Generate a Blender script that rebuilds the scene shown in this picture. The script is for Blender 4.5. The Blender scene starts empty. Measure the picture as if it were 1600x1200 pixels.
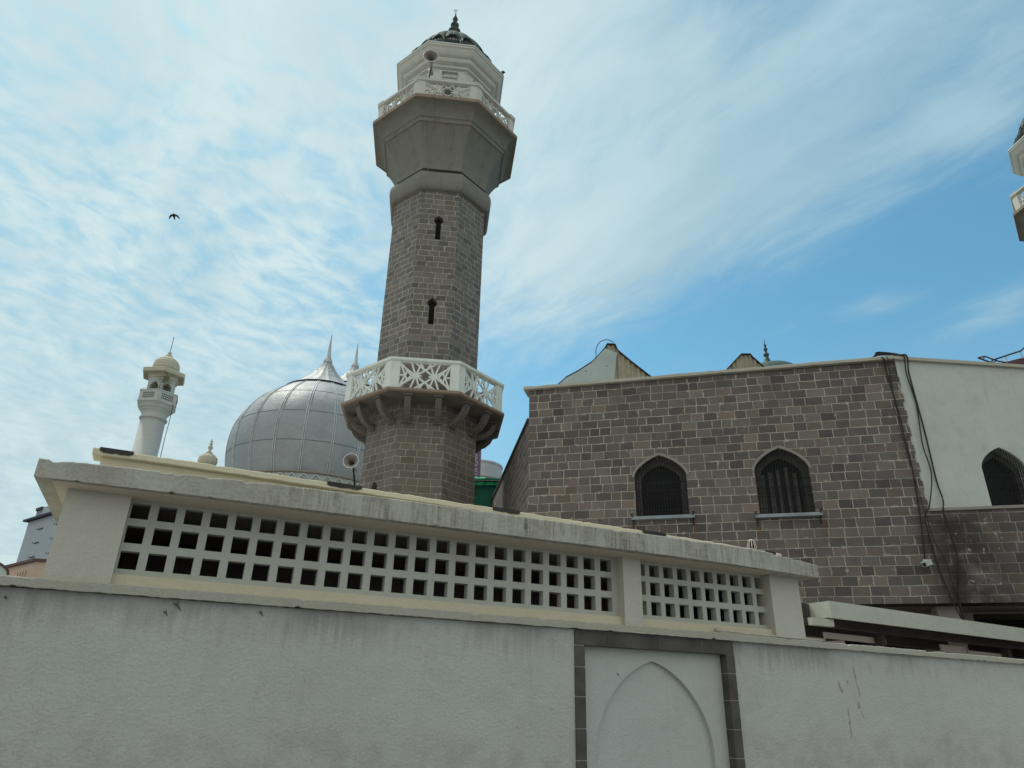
import bpy, bmesh, math, random
from math import sin, cos, pi, radians as R, sqrt
from mathutils import Vector, Matrix
from mathutils.geometry import tessellate_polygon

random.seed(7)
S = bpy.context.scene
COL = S.collection

# ------------------------------------------------------------------ camera
cam_d = bpy.data.cameras.new('camera')
cam = bpy.data.objects.new('camera', cam_d)
COL.objects.link(cam)
cam_d.sensor_width = 36.0
cam_d.lens = 1110.0 / 1600.0 * 36.0
cam_d.clip_start = 0.05
cam_d.clip_end = 3000
cam.matrix_world = (Matrix.Translation((0, 0, 1.6)) @ Matrix.Rotation(R(90 + 24.7), 4, 'X')
                    @ Matrix.Rotation(R(1.36), 4, 'Z'))
S.camera = cam
S.render.resolution_x = 1024
S.render.resolution_y = 768
S.render.engine = 'CYCLES'
S.cycles.use_adaptive_sampling = True
try:
    S.view_settings.view_transform = 'Standard'
    S.view_settings.look = 'None'
except Exception:
    pass
S.view_settings.gamma = 1.0
S.view_settings.exposure = 0.35

# ------------------------------------------------------------------ node helpers
class NT:
    def __init__(self, tree):
        self.t = tree
        self.n = tree.nodes
        self.l = tree.links

    def new(self, kind, **kw):
        nd = self.n.new(kind)
        for k, v in kw.items():
            if k == 'inp':
                for a, b in v.items():
                    self.set(nd, a, b)
            else:
                setattr(nd, k, v)
        return nd

    def set(self, nd, a, b):
        sock = nd.inputs[a]
        if isinstance(b, bpy.types.NodeSocket):
            self.l.new(b, sock)
        else:
            if isinstance(b, (tuple, list)) and len(b) == 3 and sock.type == 'RGBA':
                b = (b[0], b[1], b[2], 1)
            sock.default_value = b

    def m(self, op, a, b=0.0, c=None, clamp=False):
        nd = self.n.new('ShaderNodeMath')
        nd.operation = op
        nd.use_clamp = clamp
        self.set(nd, 0, a)
        self.set(nd, 1, b)
        if c is not None:
            self.set(nd, 2, c)
        return nd.outputs[0]

    def vm(self, op, a, b=(0, 0, 0), out=0):
        nd = self.n.new('ShaderNodeVectorMath')
        nd.operation = op
        self.set(nd, 0, a)
        if op == 'SCALE':
            self.set(nd, 'Scale', b)
        else:
            self.set(nd, 1, b)
        return nd.outputs[out]

    def xyz(self, v):
        nd = self.n.new('ShaderNodeSeparateXYZ')
        self.set(nd, 0, v)
        return nd.outputs[0], nd.outputs[1], nd.outputs[2]

    def comb(self, x, y, z):
        nd = self.n.new('ShaderNodeCombineXYZ')
        self.set(nd, 0, x); self.set(nd, 1, y); self.set(nd, 2, z)
        return nd.outputs[0]

    def noise(self, vec, scale, detail=4.0, rough=0.55, dist=0.0, out=0):
        nd = self.n.new('ShaderNodeTexNoise')
        self.set(nd, 'Vector', vec); self.set(nd, 'Scale', scale)
        self.set(nd, 'Detail', detail); self.set(nd, 'Roughness', rough)
        self.set(nd, 'Distortion', dist)
        return nd.outputs[out]

    def ramp(self, fac, stops, mode='LINEAR'):
        nd = self.n.new('ShaderNodeValToRGB')
        nd.color_ramp.interpolation = mode
        e = nd.color_ramp.elements
        while len(e) < len(stops):
            e.new(0.5)
        for el, (p, c) in zip(e, stops):
            el.position = p
            if not isinstance(c, (tuple, list)):
                c = (c, c, c)
            el.color = (c[0], c[1], c[2], 1)
        self.set(nd, 0, fac)
        return nd.outputs[0]

    def mix(self, fac, a, b, blend='MIX'):
        nd = self.n.new('ShaderNodeMix')
        nd.data_type = 'RGBA'
        nd.blend_type = blend
        self.set(nd, 0, fac)
        self.set(nd, 6, a if not isinstance(a, tuple) else (a[0], a[1], a[2], 1))
        self.set(nd, 7, b if not isinstance(b, tuple) else (b[0], b[1], b[2], 1))
        return nd.outputs[2]

    def sstep(self, v, lo, hi):
        nd = self.n.new('ShaderNodeMapRange')
        nd.interpolation_type = 'SMOOTHSTEP'
        self.set(nd, 0, v); self.set(nd, 1, lo); self.set(nd, 2, hi)
        return nd.outputs[0]

# ------------------------------------------------------------------ world: thin high cloud over blue
W = bpy.data.worlds.new('World')
S.world = W
W.use_nodes = True
wt = NT(W.node_tree)
for nd in list(wt.n):
    wt.n.remove(nd)
SUN_EL, SUN_AZ = 62.0, -55.0            # azimuth from +Y towards +X
sky = wt.new('ShaderNodeTexSky', sky_type='NISHITA')
sky.sun_disc = False
sky.sun_elevation = R(SUN_EL)
sky.sun_rotation = R(SUN_AZ)
sky.air_density = 1.0
sky.dust_density = 1.2
sky.ozone_density = 1.0
tc = wt.new('ShaderNodeTexCoord')
dx, dy, dz = wt.xyz(tc.outputs['Generated'])
zz = wt.m('MAXIMUM', dz, 0.06)
px = wt.m('DIVIDE', dx, zz)
py = wt.m('DIVIDE', dy, zz)
p2 = wt.comb(px, py, 0.0)

def blob(cx, cy, sx, sy, ang, amp):
    a = R(ang)
    ax = wt.m('SUBTRACT', px, cx)
    ay = wt.m('SUBTRACT', py, cy)
    u = wt.m('ADD', wt.m('MULTIPLY', ax, cos(a) / sx), wt.m('MULTIPLY', ay, sin(a) / sx))
    v = wt.m('ADD', wt.m('MULTIPLY', ax, -sin(a) / sy), wt.m('MULTIPLY', ay, cos(a) / sy))
    d = wt.m('ADD', wt.m('MULTIPLY', u, u), wt.m('MULTIPLY', v, v))
    g = wt.m('POWER', 2.71828, wt.m('MULTIPLY', d, -1.0))
    return wt.m('MULTIPLY', g, amp)

BLOBS = [
    (-0.10, 0.78, 0.55, 0.30, 0, 0.30),     # bright cover behind the tall minaret
    (-0.60, 0.85, 0.35, 0.30, 0, 0.10),
    (0.42, 1.22, 0.52, 0.22, -42, 0.44),    # long wedge to the right
    (0.20, 1.45, 0.22, 0.18, -40, 0.14),
    (-0.32, 1.60, 0.30, 0.16, -12, -0.20),  # blue gaps
    (-0.20, 2.15, 0.45, 0.40, 0, -0.34),
    (0.36, 0.70, 0.12, 0.07, 0, -0.22),
    (0.98, 1.62, 0.13, 0.09, -30, 0.55),    # small patches far right
    (0.84, 0.98, 0.09, 0.07, 0, 0.45),
    (1.30, 1.60, 0.10, 0.16, 0, 0.50),
]
cov = None
for b in BLOBS:
    g = blob(*b)
    cov = g if cov is None else wt.m('ADD', cov, g)
cut = wt.sstep(wt.m('ADD', px, wt.m('MULTIPLY', wt.m('SUBTRACT', py, 1.2), 0.6)), 0.38, 1.05)
cov = wt.m('ADD', wt.m('ADD', cov, 0.60), wt.m('MULTIPLY', cut, -0.62))
warp = wt.vm('SCALE', wt.noise(p2, 1.6, 3, out=1), 0.35)
pw = wt.vm('ADD', p2, warp)
def rs(vec, ang, su, sv):
    x_, y_, _z = wt.xyz(vec)
    a = R(ang)
    u = wt.m('MULTIPLY', wt.m('ADD', wt.m('MULTIPLY', x_, cos(a)), wt.m('MULTIPLY', y_, sin(a))), su)
    v = wt.m('MULTIPLY', wt.m('ADD', wt.m('MULTIPLY', x_, -sin(a)), wt.m('MULTIPLY', y_, cos(a))), sv)
    return wt.comb(u, v, 0.0)
# soft streaks running away to the upper right; ripples of the high sheet on the left
n_big = wt.noise(rs(pw, -62, 0.8, 2.2), 1.7, 6, 0.58)
n_rip = wt.noise(rs(pw, 62, 0.88, 1.18), 12.5, 5, 0.54, 0.15)
n_fine = wt.noise(rs(pw, -55, 1.0, 2.6), 5.5, 8, 0.66)
left = wt.sstep(px, 0.15, -0.55)
t1 = wt.m('MULTIPLY', wt.m('SUBTRACT', n_big, 0.5), wt.m('SUBTRACT', 1.0, wt.m('MULTIPLY', left, 0.55)))
t2 = wt.m('MULTIPLY', wt.m('MULTIPLY', wt.m('SUBTRACT', n_rip, 0.5), wt.m('ADD', 0.6, wt.m('MULTIPLY', wt.sstep(dz, 0.22, 0.55), 1.5))), left)
cov = wt.m('ADD', cov, wt.m('MULTIPLY', wt.m('MULTIPLY', wt.sstep(dz, 0.42, 0.2), wt.sstep(px, -0.6, -1.6)), 0.12))
t3 = wt.m('MULTIPLY', wt.m('SUBTRACT', n_fine, 0.5), wt.m('SUBTRACT', 0.75, wt.m('MULTIPLY', left, 0.45)))
dens = wt.m('ADD', wt.m('ADD', cov, t1), wt.m('ADD', t2, t3))
cf = wt.sstep(dens, 0.0, 1.0)
cf = wt.m('MULTIPLY', cf, 0.95)
skyc = wt.mix(1.0, sky.outputs[0], (0.78, 1.36, 1.29), 'MULTIPLY')
bright = wt.mix(wt.sstep(px, 0.7, -0.2), (3.2, 4.8, 5.55), (5.4, 6.6, 6.7))
shade = wt.mix(wt.sstep(n_big, 0.35, 0.68), wt.mix(1.0, bright, (0.84, 0.88, 0.92), 'MULTIPLY'), bright)
milk = wt.m('ADD', wt.m('MULTIPLY', wt.sstep(dz, 0.50, 0.12), 0.55), wt.m('MULTIPLY', wt.sstep(px, 0.2, -0.9), 0.62), clamp=True)
skyhz = wt.mix(milk, skyc, (3.15, 4.7, 5.3))
col = wt.mix(cf, skyhz, shade)
# behind the viewer the cover is complete and milky
col = wt.mix(wt.sstep(dy, 0.05, -0.35), col, (5.7, 6.0, 5.75))
bg = wt.new('ShaderNodeBackground', inp={'Color': col, 'Strength': 0.098})
wo = wt.new('ShaderNodeOutputWorld')
wt.l.new(bg.outputs[0], wo.inputs[0])

# ------------------------------------------------------------------ sun behind thin cloud
sd = bpy.data.lights.new('sun', 'SUN')
sd.energy = 1.9
sd.angle = R(10)
sd.color = (1.0, 0.94, 0.84)
sun = bpy.data.objects.new('sun', sd)
COL.objects.link(sun)
sdir = Vector((sin(R(SUN_AZ)) * cos(R(SUN_EL)), cos(R(SUN_AZ)) * cos(R(SUN_EL)), sin(R(SUN_EL))))
sun.rotation_euler = (-sdir).to_track_quat('-Z', 'Y').to_euler()
sun.location = (0, 0, 60)

# ------------------------------------------------------------------ materials
MATS = {}
def principled(name):
    m = bpy.data.materials.new(name)
    m.use_nodes = True
    t = NT(m.node_tree)
    b = t.n['Principled BSDF']
    MATS[name] = m
    return m, t, b

def uvvec(t):
    nd = t.new('ShaderNodeUVMap', uv_map='UVMap')
    return nd.outputs[0]

def bump(t, b, h, strength=0.3, dist=0.01):
    nd = t.new('ShaderNodeBump', inp={'Height': h, 'Strength': strength, 'Distance': dist})
    t.l.new(nd.outputs[0], b.inputs['Normal'])
    return nd

def simple(name, color, rough=0.6, metal=0.0, var=0.25, scale=3.0, bstr=0.1, bscale=25.0, spec=0.4):
    m, t, b = principled(name)
    g = t.new('ShaderNodeTexCoord').outputs['Object']
    n = t.noise(g, scale, 5)
    dark = tuple(c * (1 - var) for c in color)
    lite = tuple(min(1, c * (1 + var)) for c in color)
    t.set(b, 'Base Color', t.ramp(n, [(0.3, dark), (0.7, lite)]))
    b.inputs['Roughness'].default_value = rough
    b.inputs['Metallic'].default_value = metal
    b.inputs['Specular IOR Level'].default_value = spec
    if bstr:
        bump(t, b, t.noise(g, bscale, 4), bstr, 0.01)
    return m

def ashlar(name, tones, mortar, mean=0.31, row=0.2, mw=0.0075, weather=None, shift=0.0):
    m, t, b = principled(name)
    uv = uvvec(t)
    u, v, _ = t.xyz(uv)
    wob = t.m('ADD', t.m('MULTIPLY', t.m('SUBTRACT', t.noise(uv, 7.0, 2), 0.5), 0.016), t.m('MULTIPLY', t.m('SUBTRACT', t.noise(uv, 0.9, 2), 0.5), 0.035))
    v = t.m('ADD', t.m('ADD', v, shift), wob)
    vr = t.m('DIVIDE', v, row)
    r = t.m('FLOOR', vr)
    f = t.m('FRACT', vr)
    wn = t.new('ShaderNodeTexWhiteNoise', noise_dimensions='1D', inp={'W': r})
    w = t.m('ADD', t.m('DIVIDE', t.m('ADD', u, wob), mean), t.m('ADD', t.m('MULTIPLY', wn.outputs[0], 17.0), t.m('MULTIPLY', r, 31.7)))
    ve = t.new('ShaderNodeTexVoronoi', voronoi_dimensions='1D', feature='DISTANCE_TO_EDGE', inp={'W': w, 'Scale': 1.0, 'Randomness': 0.72})
    vc = t.new('ShaderNodeTexVoronoi', voronoi_dimensions='1D', feature='F1', inp={'W': w, 'Scale': 1.0, 'Randomness': 0.72})
    cell = t.xyz(vc.outputs['Color'])
    de = t.m('MULTIPLY', ve.outputs['Distance'], mean)
    dv = t.m('MULTIPLY', t.m('MINIMUM', f, t.m('SUBTRACT', 1.0, f)), row)
    d = t.m('MINIMUM', de, dv)
    mwn = t.m('MULTIPLY', t.noise(uv, 5.0, 3), mw * 2.0)
    mask = t.sstep(d, t.m('ADD', mwn, 0.003), t.m('SUBTRACT', mwn, 0.0015))
    n = len(tones)
    stops = [((i + 0.0) / n, c) for i, c in enumerate(tones)]
    base = t.ramp(cell[0], stops, 'CONSTANT')
    br = t.m('ADD', 0.78, t.m('MULTIPLY', cell[1], 0.44))
    base = t.mix(1.0, base, t.comb(br, br, br), 'MULTIPLY')
    off = t.vm('ADD', uv, t.vm('SCALE', vc.outputs['Color'], 9.0))
    inner = t.noise(off, 3.2, 5, 0.6)
    k = t.m('ADD', 0.72, t.m('MULTIPLY', inner, 0.56))
    base = t.mix(1.0, base, t.comb(k, k, k), 'MULTIPLY')
    grain = t.noise(uv, 60.0, 3, 0.6)
    kg = t.m('ADD', 0.85, t.m('MULTIPLY', grain, 0.3))
    base = t.mix(1.0, base, t.comb(kg, kg, kg), 'MULTIPLY')
    # a few smears of pointing on the stones
    near = t.sstep(d, 0.045, 0.012)
    sm = t.m('MULTIPLY', t.sstep(t.noise(uv, 5.2, 5, 0.66), 0.58, 0.66), near)
    base = t.mix(t.m('MULTIPLY', sm, 0.75), base, mortar)
    # rain streaks
    st = t.new('ShaderNodeMapping', inp={'Vector': uv, 'Scale': (4.0, 0.35, 1)})
    sn = t.sstep(t.noise(st.outputs[0], 1.4, 5, 0.6), 0.56, 0.80)
    base = t.mix(t.m('MULTIPLY', sn, 0.30), base, (0.06, 0.052, 0.045))
    mfade = t.m('MULTIPLY', mask, t.ramp(t.noise(uv, 1.7, 4), [(0.32, 0.35), (0.6, 1.0)]))
    c = t.mix(mfade, base, mortar)
    if weather:
        c = weather(t, uv, c)
    t.set(b, 'Base Color', c)
    b.inputs['Roughness'].default_value = 0.85
    b.inputs['Specular IOR Level'].default_value = 0.3
    h = t.m('ADD', t.m('MULTIPLY', t.sstep(d, 0.002, 0.014), 1.0), t.m('MULTIPLY', grain, 0.35))
    h = t.m('ADD', h, t.m('MULTIPLY', cell[2], 0.5))
    bump(t, b, h, 0.6, 0.008)
    return m

TON_B = [(0.225, 0.195, 0.182), (0.165, 0.148, 0.145), (0.235, 0.205, 0.185), (0.275, 0.228, 0.185),
         (0.20, 0.185, 0.175), (0.135, 0.125, 0.127), (0.25, 0.235, 0.185), (0.215, 0.185, 0.178), (0.30, 0.225, 0.17),
         (0.18, 0.18, 0.165), (0.15, 0.135, 0.138)]
TON_M = [(0.255, 0.23, 0.205), (0.225, 0.205, 0.185), (0.27, 0.235, 0.20), (0.24, 0.225, 0.21),
         (0.21, 0.19, 0.165), (0.29, 0.24, 0.19), (0.25, 0.228, 0.20)]

def build_weather(t, uv, c):
    # soot-black run-off under the ledge end and down the cable line, with lime smears
    u, v, _ = t.xyz(uv)
    a = t.sstep(u, 4.1, 5.0)
    bm = t.sstep(u, 7.0, 5.0)
    lo = t.sstep(v, 5.75, 5.2)
    nn = t.sstep(t.noise(uv, 1.6, 6, 0.65), 0.28, 0.54)
    msk = t.m('MULTIPLY', t.m('MULTIPLY', a, bm), t.m('MULTIPLY', nn, lo))
    c = t.mix(t.m('MULTIPLY', msk, 0.88), c, (0.035, 0.030, 0.027))
    top = t.m('MULTIPLY', t.sstep(u, 4.25, 4.6), t.sstep(v, 8.3, 9.0))
    top = t.m('MULTIPLY', top, t.sstep(t.noise(uv, 3.0, 5, 0.6), 0.35, 0.55))
    c = t.mix(t.m('MULTIPLY', top, 0.8), c, (0.035, 0.026, 0.022))
    # rust streaks under window sill ends
    for (uu, z0) in ((-1.33, 5.5), (0.0, 5.5), (1.34, 5.45), (2.66, 5.42)):
        s1 = t.m('SUBTRACT', 1.0, t.m('MULTIPLY', t.m('ABSOLUTE', t.m('SUBTRACT', u, uu)), 9.0), clamp=True)
        s2 = t.m('MULTIPLY', t.sstep(v, z0 - 0.75, z0 - 0.1), t.sstep(v, z0 + 0.02, z0 - 0.02))
        s3 = t.m('MULTIPLY', t.m('MULTIPLY', s1, s2), t.noise(uv, 9.0, 3))
        c = t.mix(t.m('MULTIPLY', s3, 0.8, clamp=True), c, (0.16, 0.075, 0.035))
    lim = t.m('MULTIPLY', t.m('MULTIPLY', t.sstep(u, 4.9, 5.2), t.sstep(v, 5.6, 5.0)), t.sstep(t.noise(uv, 6.5, 5, 0.5, 1.2), 0.66, 0.69))
    c = t.mix(t.m('MULTIPLY', lim, 0.7), c, (0.5, 0.48, 0.45))
    return c

TON_B = [tuple(x * 0.80 + 0.2 * 0.035 for x in q) for q in TON_B]
TON_B = [tuple(x * 0.62 + 0.38 * y for x, y in zip(q, (0.158, 0.148, 0.138))) for q in TON_B]
TON_B = [tuple(0.55 * x + 0.45 * (sum(q) / 3) * k_ for x, k_ in zip(q, (1.07, 1.0, 0.94))) for q in TON_B]
TON_B = [tuple(max(0.03, (0.145 + (x - 0.145) * 1.25) * g_) for x, g_ in zip(q, (0.855, 0.825, 0.815))) for q in TON_B]
TON_M = [tuple(x * 0.72 * 0.7 + 0.3 * y for x, y in zip(q, (0.160, 0.154, 0.145))) for q in TON_M]
TON_M = [tuple(0.98 * (0.6 * x + 0.4 * (sum(q) / 3) * k_) for x, k_ in zip(q, (1.06, 1.0, 0.94))) for q in TON_M]
ashlar('stone_building', TON_B, (0.50, 0.47, 0.40), 0.31, 0.2, 0.0062, build_weather, shift=0.165)
def mweather(t, uv, c):
    u, v, _ = t.xyz(uv)
    w = t.sstep(t.m('ADD', v, t.m('MULTIPLY', t.noise(uv, 0.8, 4), 2.0)), 12.2, 11.0)
    return t.mix(t.m('MULTIPLY', w, 0.30), c, (0.17, 0.125, 0.085))
ashlar('stone_minaret', TON_M, (0.50, 0.47, 0.40), 0.33, 0.2, 0.0065, mweather)
ashlar('stone_side', [tuple(x * 0.95 for x in q) for q in TON_B], (0.42, 0.38, 0.33), 0.31, 0.2, 0.007)

def streak_mask(t, u, v, segs, nv):
    tot = None
    for (u0, v0, u1, v1, w) in segs:
        k = t.m('DIVIDE', t.m('SUBTRACT', v0, v), v0 - v1)
        inside = t.m('MULTIPLY', t.sstep(k, -0.06, 0.08), t.sstep(k, 1.05, 0.75))
        ucen = t.m('ADD', u0, t.m('MULTIPLY', k, u1 - u0))
        ucen = t.m('ADD', ucen, t.m('MULTIPLY', t.m('SUBTRACT', nv, 0.5), 0.03))
        dd = t.m('ABSOLUTE', t.m('SUBTRACT', u, ucen))
        s = t.m('MULTIPLY', t.sstep(dd, w, 0.0), inside)
        tot = s if tot is None else t.m('MAXIMUM', tot, s)
    return tot

def plaster(name, color, dirt=(0.25, 0.23, 0.2), rust=None, bs=0.45, coarse=55.0, top=None, warm=None, low=None, grime=0.16):
    m, t, b = principled(name)
    uv = uvvec(t)
    u, v, _ = t.xyz(uv)
    n1 = t.noise(uv, 0.9, 6, 0.6)
    n2 = t.noise(uv, 4.0, 6, 0.65)
    k = t.m('ADD', 0.82, t.m('ADD', t.m('MULTIPLY', n1, 0.22), t.m('MULTIPLY', n2, 0.14)))
    c = t.mix(1.0, color, t.comb(k, k, k), 'MULTIPLY')
    st = t.new('ShaderNodeMapping', inp={'Vector': uv, 'Scale': (9.0, 0.7, 1)})
    sn = t.sstep(t.noise(st.outputs[0], 1.3, 5, 0.6), 0.52, 0.85)
    c = t.mix(t.m('MULTIPLY', sn, grime), c, dirt)
    if grime > 0.3:
        gb = t.sstep(t.noise(uv, 2.4, 7, 0.68), 0.50, 0.72)
        c = t.mix(t.m('MULTIPLY', gb, grime * 0.8), c, dirt)
    blo = t.sstep(t.noise(uv, 1.3, 7, 0.62, 0.6), 0.56, 0.60)
    c = t.mix(t.m('MULTIPLY', blo, 0.07), c, dirt)
    ck = t.m('ABSOLUTE', t.m('SUBTRACT', t.noise(uv, 0.8, 6, 0.6, 0.8), 0.5))
    ckm = t.m('MULTIPLY', t.sstep(ck, 0.0022, 0.0006), t.sstep(t.noise(uv, 0.6, 2), 0.52, 0.60))
    c = t.mix(t.m('MULTIPLY', ckm, 0.35), c, dirt)
    sp = t.sstep(t.noise(uv, 26.0, 3, 0.6), 0.70, 0.78)
    c = t.mix(t.m('MULTIPLY', sp, 0.25), c, dirt)
    if top:
        z0, dep = top
        tt = t.sstep(t.m('ADD', v, t.m('MULTIPLY', t.noise(st.outputs[0], 2.2, 5), dep * 1.3)), z0 - dep * 0.25, z0 + dep * 0.7)
        tt = t.m('MULTIPLY', tt, t.sstep(t.noise(uv, 1.1, 4, 0.6), 0.30, 0.62))
        c = t.mix(t.m('MULTIPLY', tt, 0.75), c, dirt)
    if warm:
        z0, dep, wc = warm
        tt = t.sstep(t.m('ADD', v, t.m('MULTIPLY', n2, dep * 0.6)), z0 + dep, z0)
        c = t.mix(t.m('MULTIPLY', tt, 0.8), c, wc)
    if low:
        tt = t.sstep(t.m('ADD', v, t.m('MULTIPLY', n1, 0.5)), low + 0.25, low - 0.15)
        tt = t.m('MULTIPLY', tt, t.sstep(n2, 0.38, 0.66))
        c = t.mix(t.m('MULTIPLY', tt, 0.45), c, (0.40, 0.345, 0.30))
    if rust:
        s = streak_mask(t, u, v, rust, t.noise(uv, 14.0, 4))
        s = t.m('MULTIPLY', s, t.ramp(t.noise(uv, 22.0, 4, 0.7), [(0.35, 0.25), (0.6, 1.0)]))
        c = t.mix(t.m('MULTIPLY', s, 0.8), c, (0.22, 0.13, 0.055))
    t.set(b, 'Base Color', c)
    b.inputs['Roughness'].default_value = 0.9
    b.inputs['Specular IOR Level'].default_value = 0.25
    h = t.m('ADD', t.noise(uv, coarse, 5, 0.7), t.m('MULTIPLY', n2, 1.5))
    kk = t.m('ADD', 0.86, t.m('MULTIPLY', t.noise(uv, coarse, 4, 0.75), 0.28))
    c = t.mix(1.0, c, t.comb(kk, kk, kk), 'MULTIPLY')
    t.set(b, 'Base Color', c)
    bump(t, b, h, bs, 0.02)
    return m

RUST = [(7.05, 2.13, 7.085, 1.80, 0.020), (6.925, 1.99, 6.925, 1.94, 0.030), (7.045, 1.77, 7.04, 1.69, 0.035),
        (6.875, 1.71, 6.855, 1.39, 0.020), (6.79, 1.96, 6.83, 1.84, 0.03), (7.06, 1.68, 7.09, 1.6, 0.012)]
plaster('plaster_wall', (0.575, 0.59, 0.57), (0.27, 0.25, 0.24), RUST, 0.9, 42.0, top=(2.32, 0.38), low=1.60)
plaster('plaster_niche', (0.54, 0.565, 0.55), (0.30, 0.28, 0.25), None, 0.6, 45.0)
plaster('plaster_pillar', (0.58, 0.56, 0.49), (0.36, 0.31, 0.25), None, 0.5, 45.0, warm=(2.33, 0.14, (0.62, 0.53, 0.36)))
plaster('plaster_soffit', (0.62, 0.55, 0.45), (0.26, 0.2, 0.15), None, 0.2, 30.0)
plaster('plaster_cream', (0.64, 0.59, 0.44), (0.48, 0.40, 0.27), None, 0.25, 35.0)
plaster('plaster_upper', (0.545, 0.585, 0.55), (0.36, 0.35, 0.30), None, 0.2, 30.0, grime=0.4, warm=(5.6, 0.3, (0.56, 0.54, 0.44)))
plaster('screen_paint', (0.50, 0.51, 0.46), (0.33, 0.30, 0.26), None, 0.2, 40.0, grime=0.35)
plaster('coping_plaster', (0.49, 0.475, 0.40), (0.27, 0.25, 0.22), None, 0.8, 45.0)
plaster('white_paint', (0.74, 0.79, 0.74), (0.42, 0.38, 0.32), None, 0.15, 30.0, grime=0.32)
plaster('lantern_paint', (0.62, 0.62, 0.56), (0.38, 0.34, 0.28), None, 0.15, 30.0, grime=0.5)
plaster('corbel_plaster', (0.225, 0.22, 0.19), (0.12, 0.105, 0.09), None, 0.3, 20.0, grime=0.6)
plaster('deck_edge', (0.30, 0.235, 0.185), (0.17, 0.12, 0.09), None, 0.4, 30.0, grime=0.7)
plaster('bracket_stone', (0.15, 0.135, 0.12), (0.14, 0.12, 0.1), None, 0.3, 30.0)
plaster('white_far', (0.48, 0.51, 0.49), (0.40, 0.36, 0.30), None, 0.1, 12.0, grime=0.35)
plaster('cream_far', (0.50, 0.475, 0.37), (0.42, 0.38, 0.26), None, 0.2, 12.0, grime=0.5)
plaster('blue_render', (0.42, 0.465, 0.50), (0.30, 0.33, 0.36), None, 0.05, 5.0)
plaster('peach_render', (0.55, 0.41, 0.33), (0.36, 0.27, 0.22), None, 0.05, 5.0)
plaster('canopy_paint', (0.50, 0.51, 0.44), (0.40, 0.38, 0.31), None, 0.08, 10.0, grime=0.35)
plaster('pink_pillar', (0.60, 0.53, 0.49), (0.45, 0.38, 0.34), None, 0.1, 20.0)
plaster('hood_stone', (0.30, 0.285, 0.25), (0.14, 0.12, 0.11), None, 0.5, 30.0)

# exposed concrete slab edge with vertical run marks
m, t, b = principled('slab_concrete')
uv = uvvec(t)
u, v, _ = t.xyz(uv)
st = t.new('ShaderNodeMapping', inp={'Vector': uv, 'Scale': (1.0, 0.10, 1)})
s1 = t.noise(st.outputs[0], 30.0, 3, 0.6)
s2 = t.noise(uv, 36.0, 5, 0.75)
s3 = t.noise(uv, 2.2, 5, 0.6)
side = t.sstep(u, 0.1, 1.1)
s1k = t.m('ADD', 0.5, t.m('MULTIPLY', t.m('SUBTRACT', s1, 0.5), t.m('MULTIPLY', side, 1.6)))
val = t.m('ADD', t.m('MULTIPLY', s1k, 0.45), t.m('ADD', t.m('MULTIPLY', s2, 0.65), t.m('MULTIPLY', t.m('SUBTRACT', s3, 0.5), 0.6)))
t.set(b, 'Base Color', t.ramp(val, [(0.30, (0.17, 0.16, 0.135)), (0.45, (0.35, 0.335, 0.285)), (0.66, (0.50, 0.49, 0.43))]))
b.inputs['Roughness'].default_value = 0.95
b.inputs['Specular IOR Level'].default_value = 0.2
bump(t, b, val, 0.9, 0.008)

simple('niche_stone', (0.088, 0.080, 0.076), 0.8, 0, 0.35, 4.0, 0.4, 40)
simple('bitumen', (0.040, 0.037, 0.036), 0.8, 0, 0.3, 8, 0.5, 30)
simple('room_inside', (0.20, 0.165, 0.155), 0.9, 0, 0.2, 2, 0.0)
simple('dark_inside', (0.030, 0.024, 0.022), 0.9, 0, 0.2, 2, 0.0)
simple('glass_dark', (0.020, 0.024, 0.024), 0.6, 0, 0.3, 1.5, 0.05, 6, 0.15)
simple('iron_black', (0.014, 0.013, 0.013), 0.5, 0.2, 0.3, 5, 0.0)
simple('cable_black', (0.018, 0.016, 0.016), 0.6, 0, 0.2, 5, 0.0)
simple('sill_paint', (0.27, 0.32, 0.34), 0.55, 0.1, 0.15, 4, 0.1)
simple('window_frame_paint', (0.10, 0.098, 0.095), 0.7, 0, 0.25, 3, 0.1)
simple('green_copper', (0.055, 0.085, 0.072), 0.75, 0.0, 0.45, 3.5, 0.3, 14)
simple('green_slate', (0.026, 0.036, 0.040), 0.85, 0.0, 0.3, 5, 0.3, 20)
simple('verdigris', (0.04, 0.085, 0.07), 0.6, 0.1, 0.4, 6, 0.1)
simple('horn_grey', (0.42, 0.41, 0.38), 0.45, 0.2, 0.15, 6, 0.0)
simple('horn_dark', (0.24, 0.21, 0.19), 0.6, 0.1, 0.2, 6, 0.0)
simple('tarp_green', (0.02, 0.44, 0.21), 0.5, 0, 0.3, 3, 0.4, 5)
simple('panel_green', (0.01, 0.13, 0.085), 0.6, 0, 0.25, 1.2, 0.1, 5)
simple('tank_white', (0.55, 0.57, 0.58), 0.5, 0, 0.1, 2, 0.0)
simple('sign_purple', (0.19, 0.11, 0.20), 0.5, 0, 0.15, 2, 0.0)
simple('sign_white', (0.75, 0.75, 0.78), 0.5, 0, 0.05, 2, 0.0)
simple('roof_dark', (0.07, 0.065, 0.06), 0.8, 0, 0.3, 2, 0.2)
simple('sheet_white', (0.44, 0.52, 0.50), 0.5, 0.1, 0.12, 1.5, 0.25, 3)
simple('steel_brown', (0.11, 0.06, 0.06), 0.7, 0.2, 0.25, 2, 0.1)
simple('steel_dark', (0.03, 0.03, 0.045), 0.6, 0.3, 0.25, 2, 0.0)
simple('camera_white', (0.60, 0.64, 0.62), 0.45, 0, 0.1, 5, 0.0)
simple('bird_black', (0.012, 0.012, 0.018), 0.6, 0, 0.3, 8, 0.0)
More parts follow.
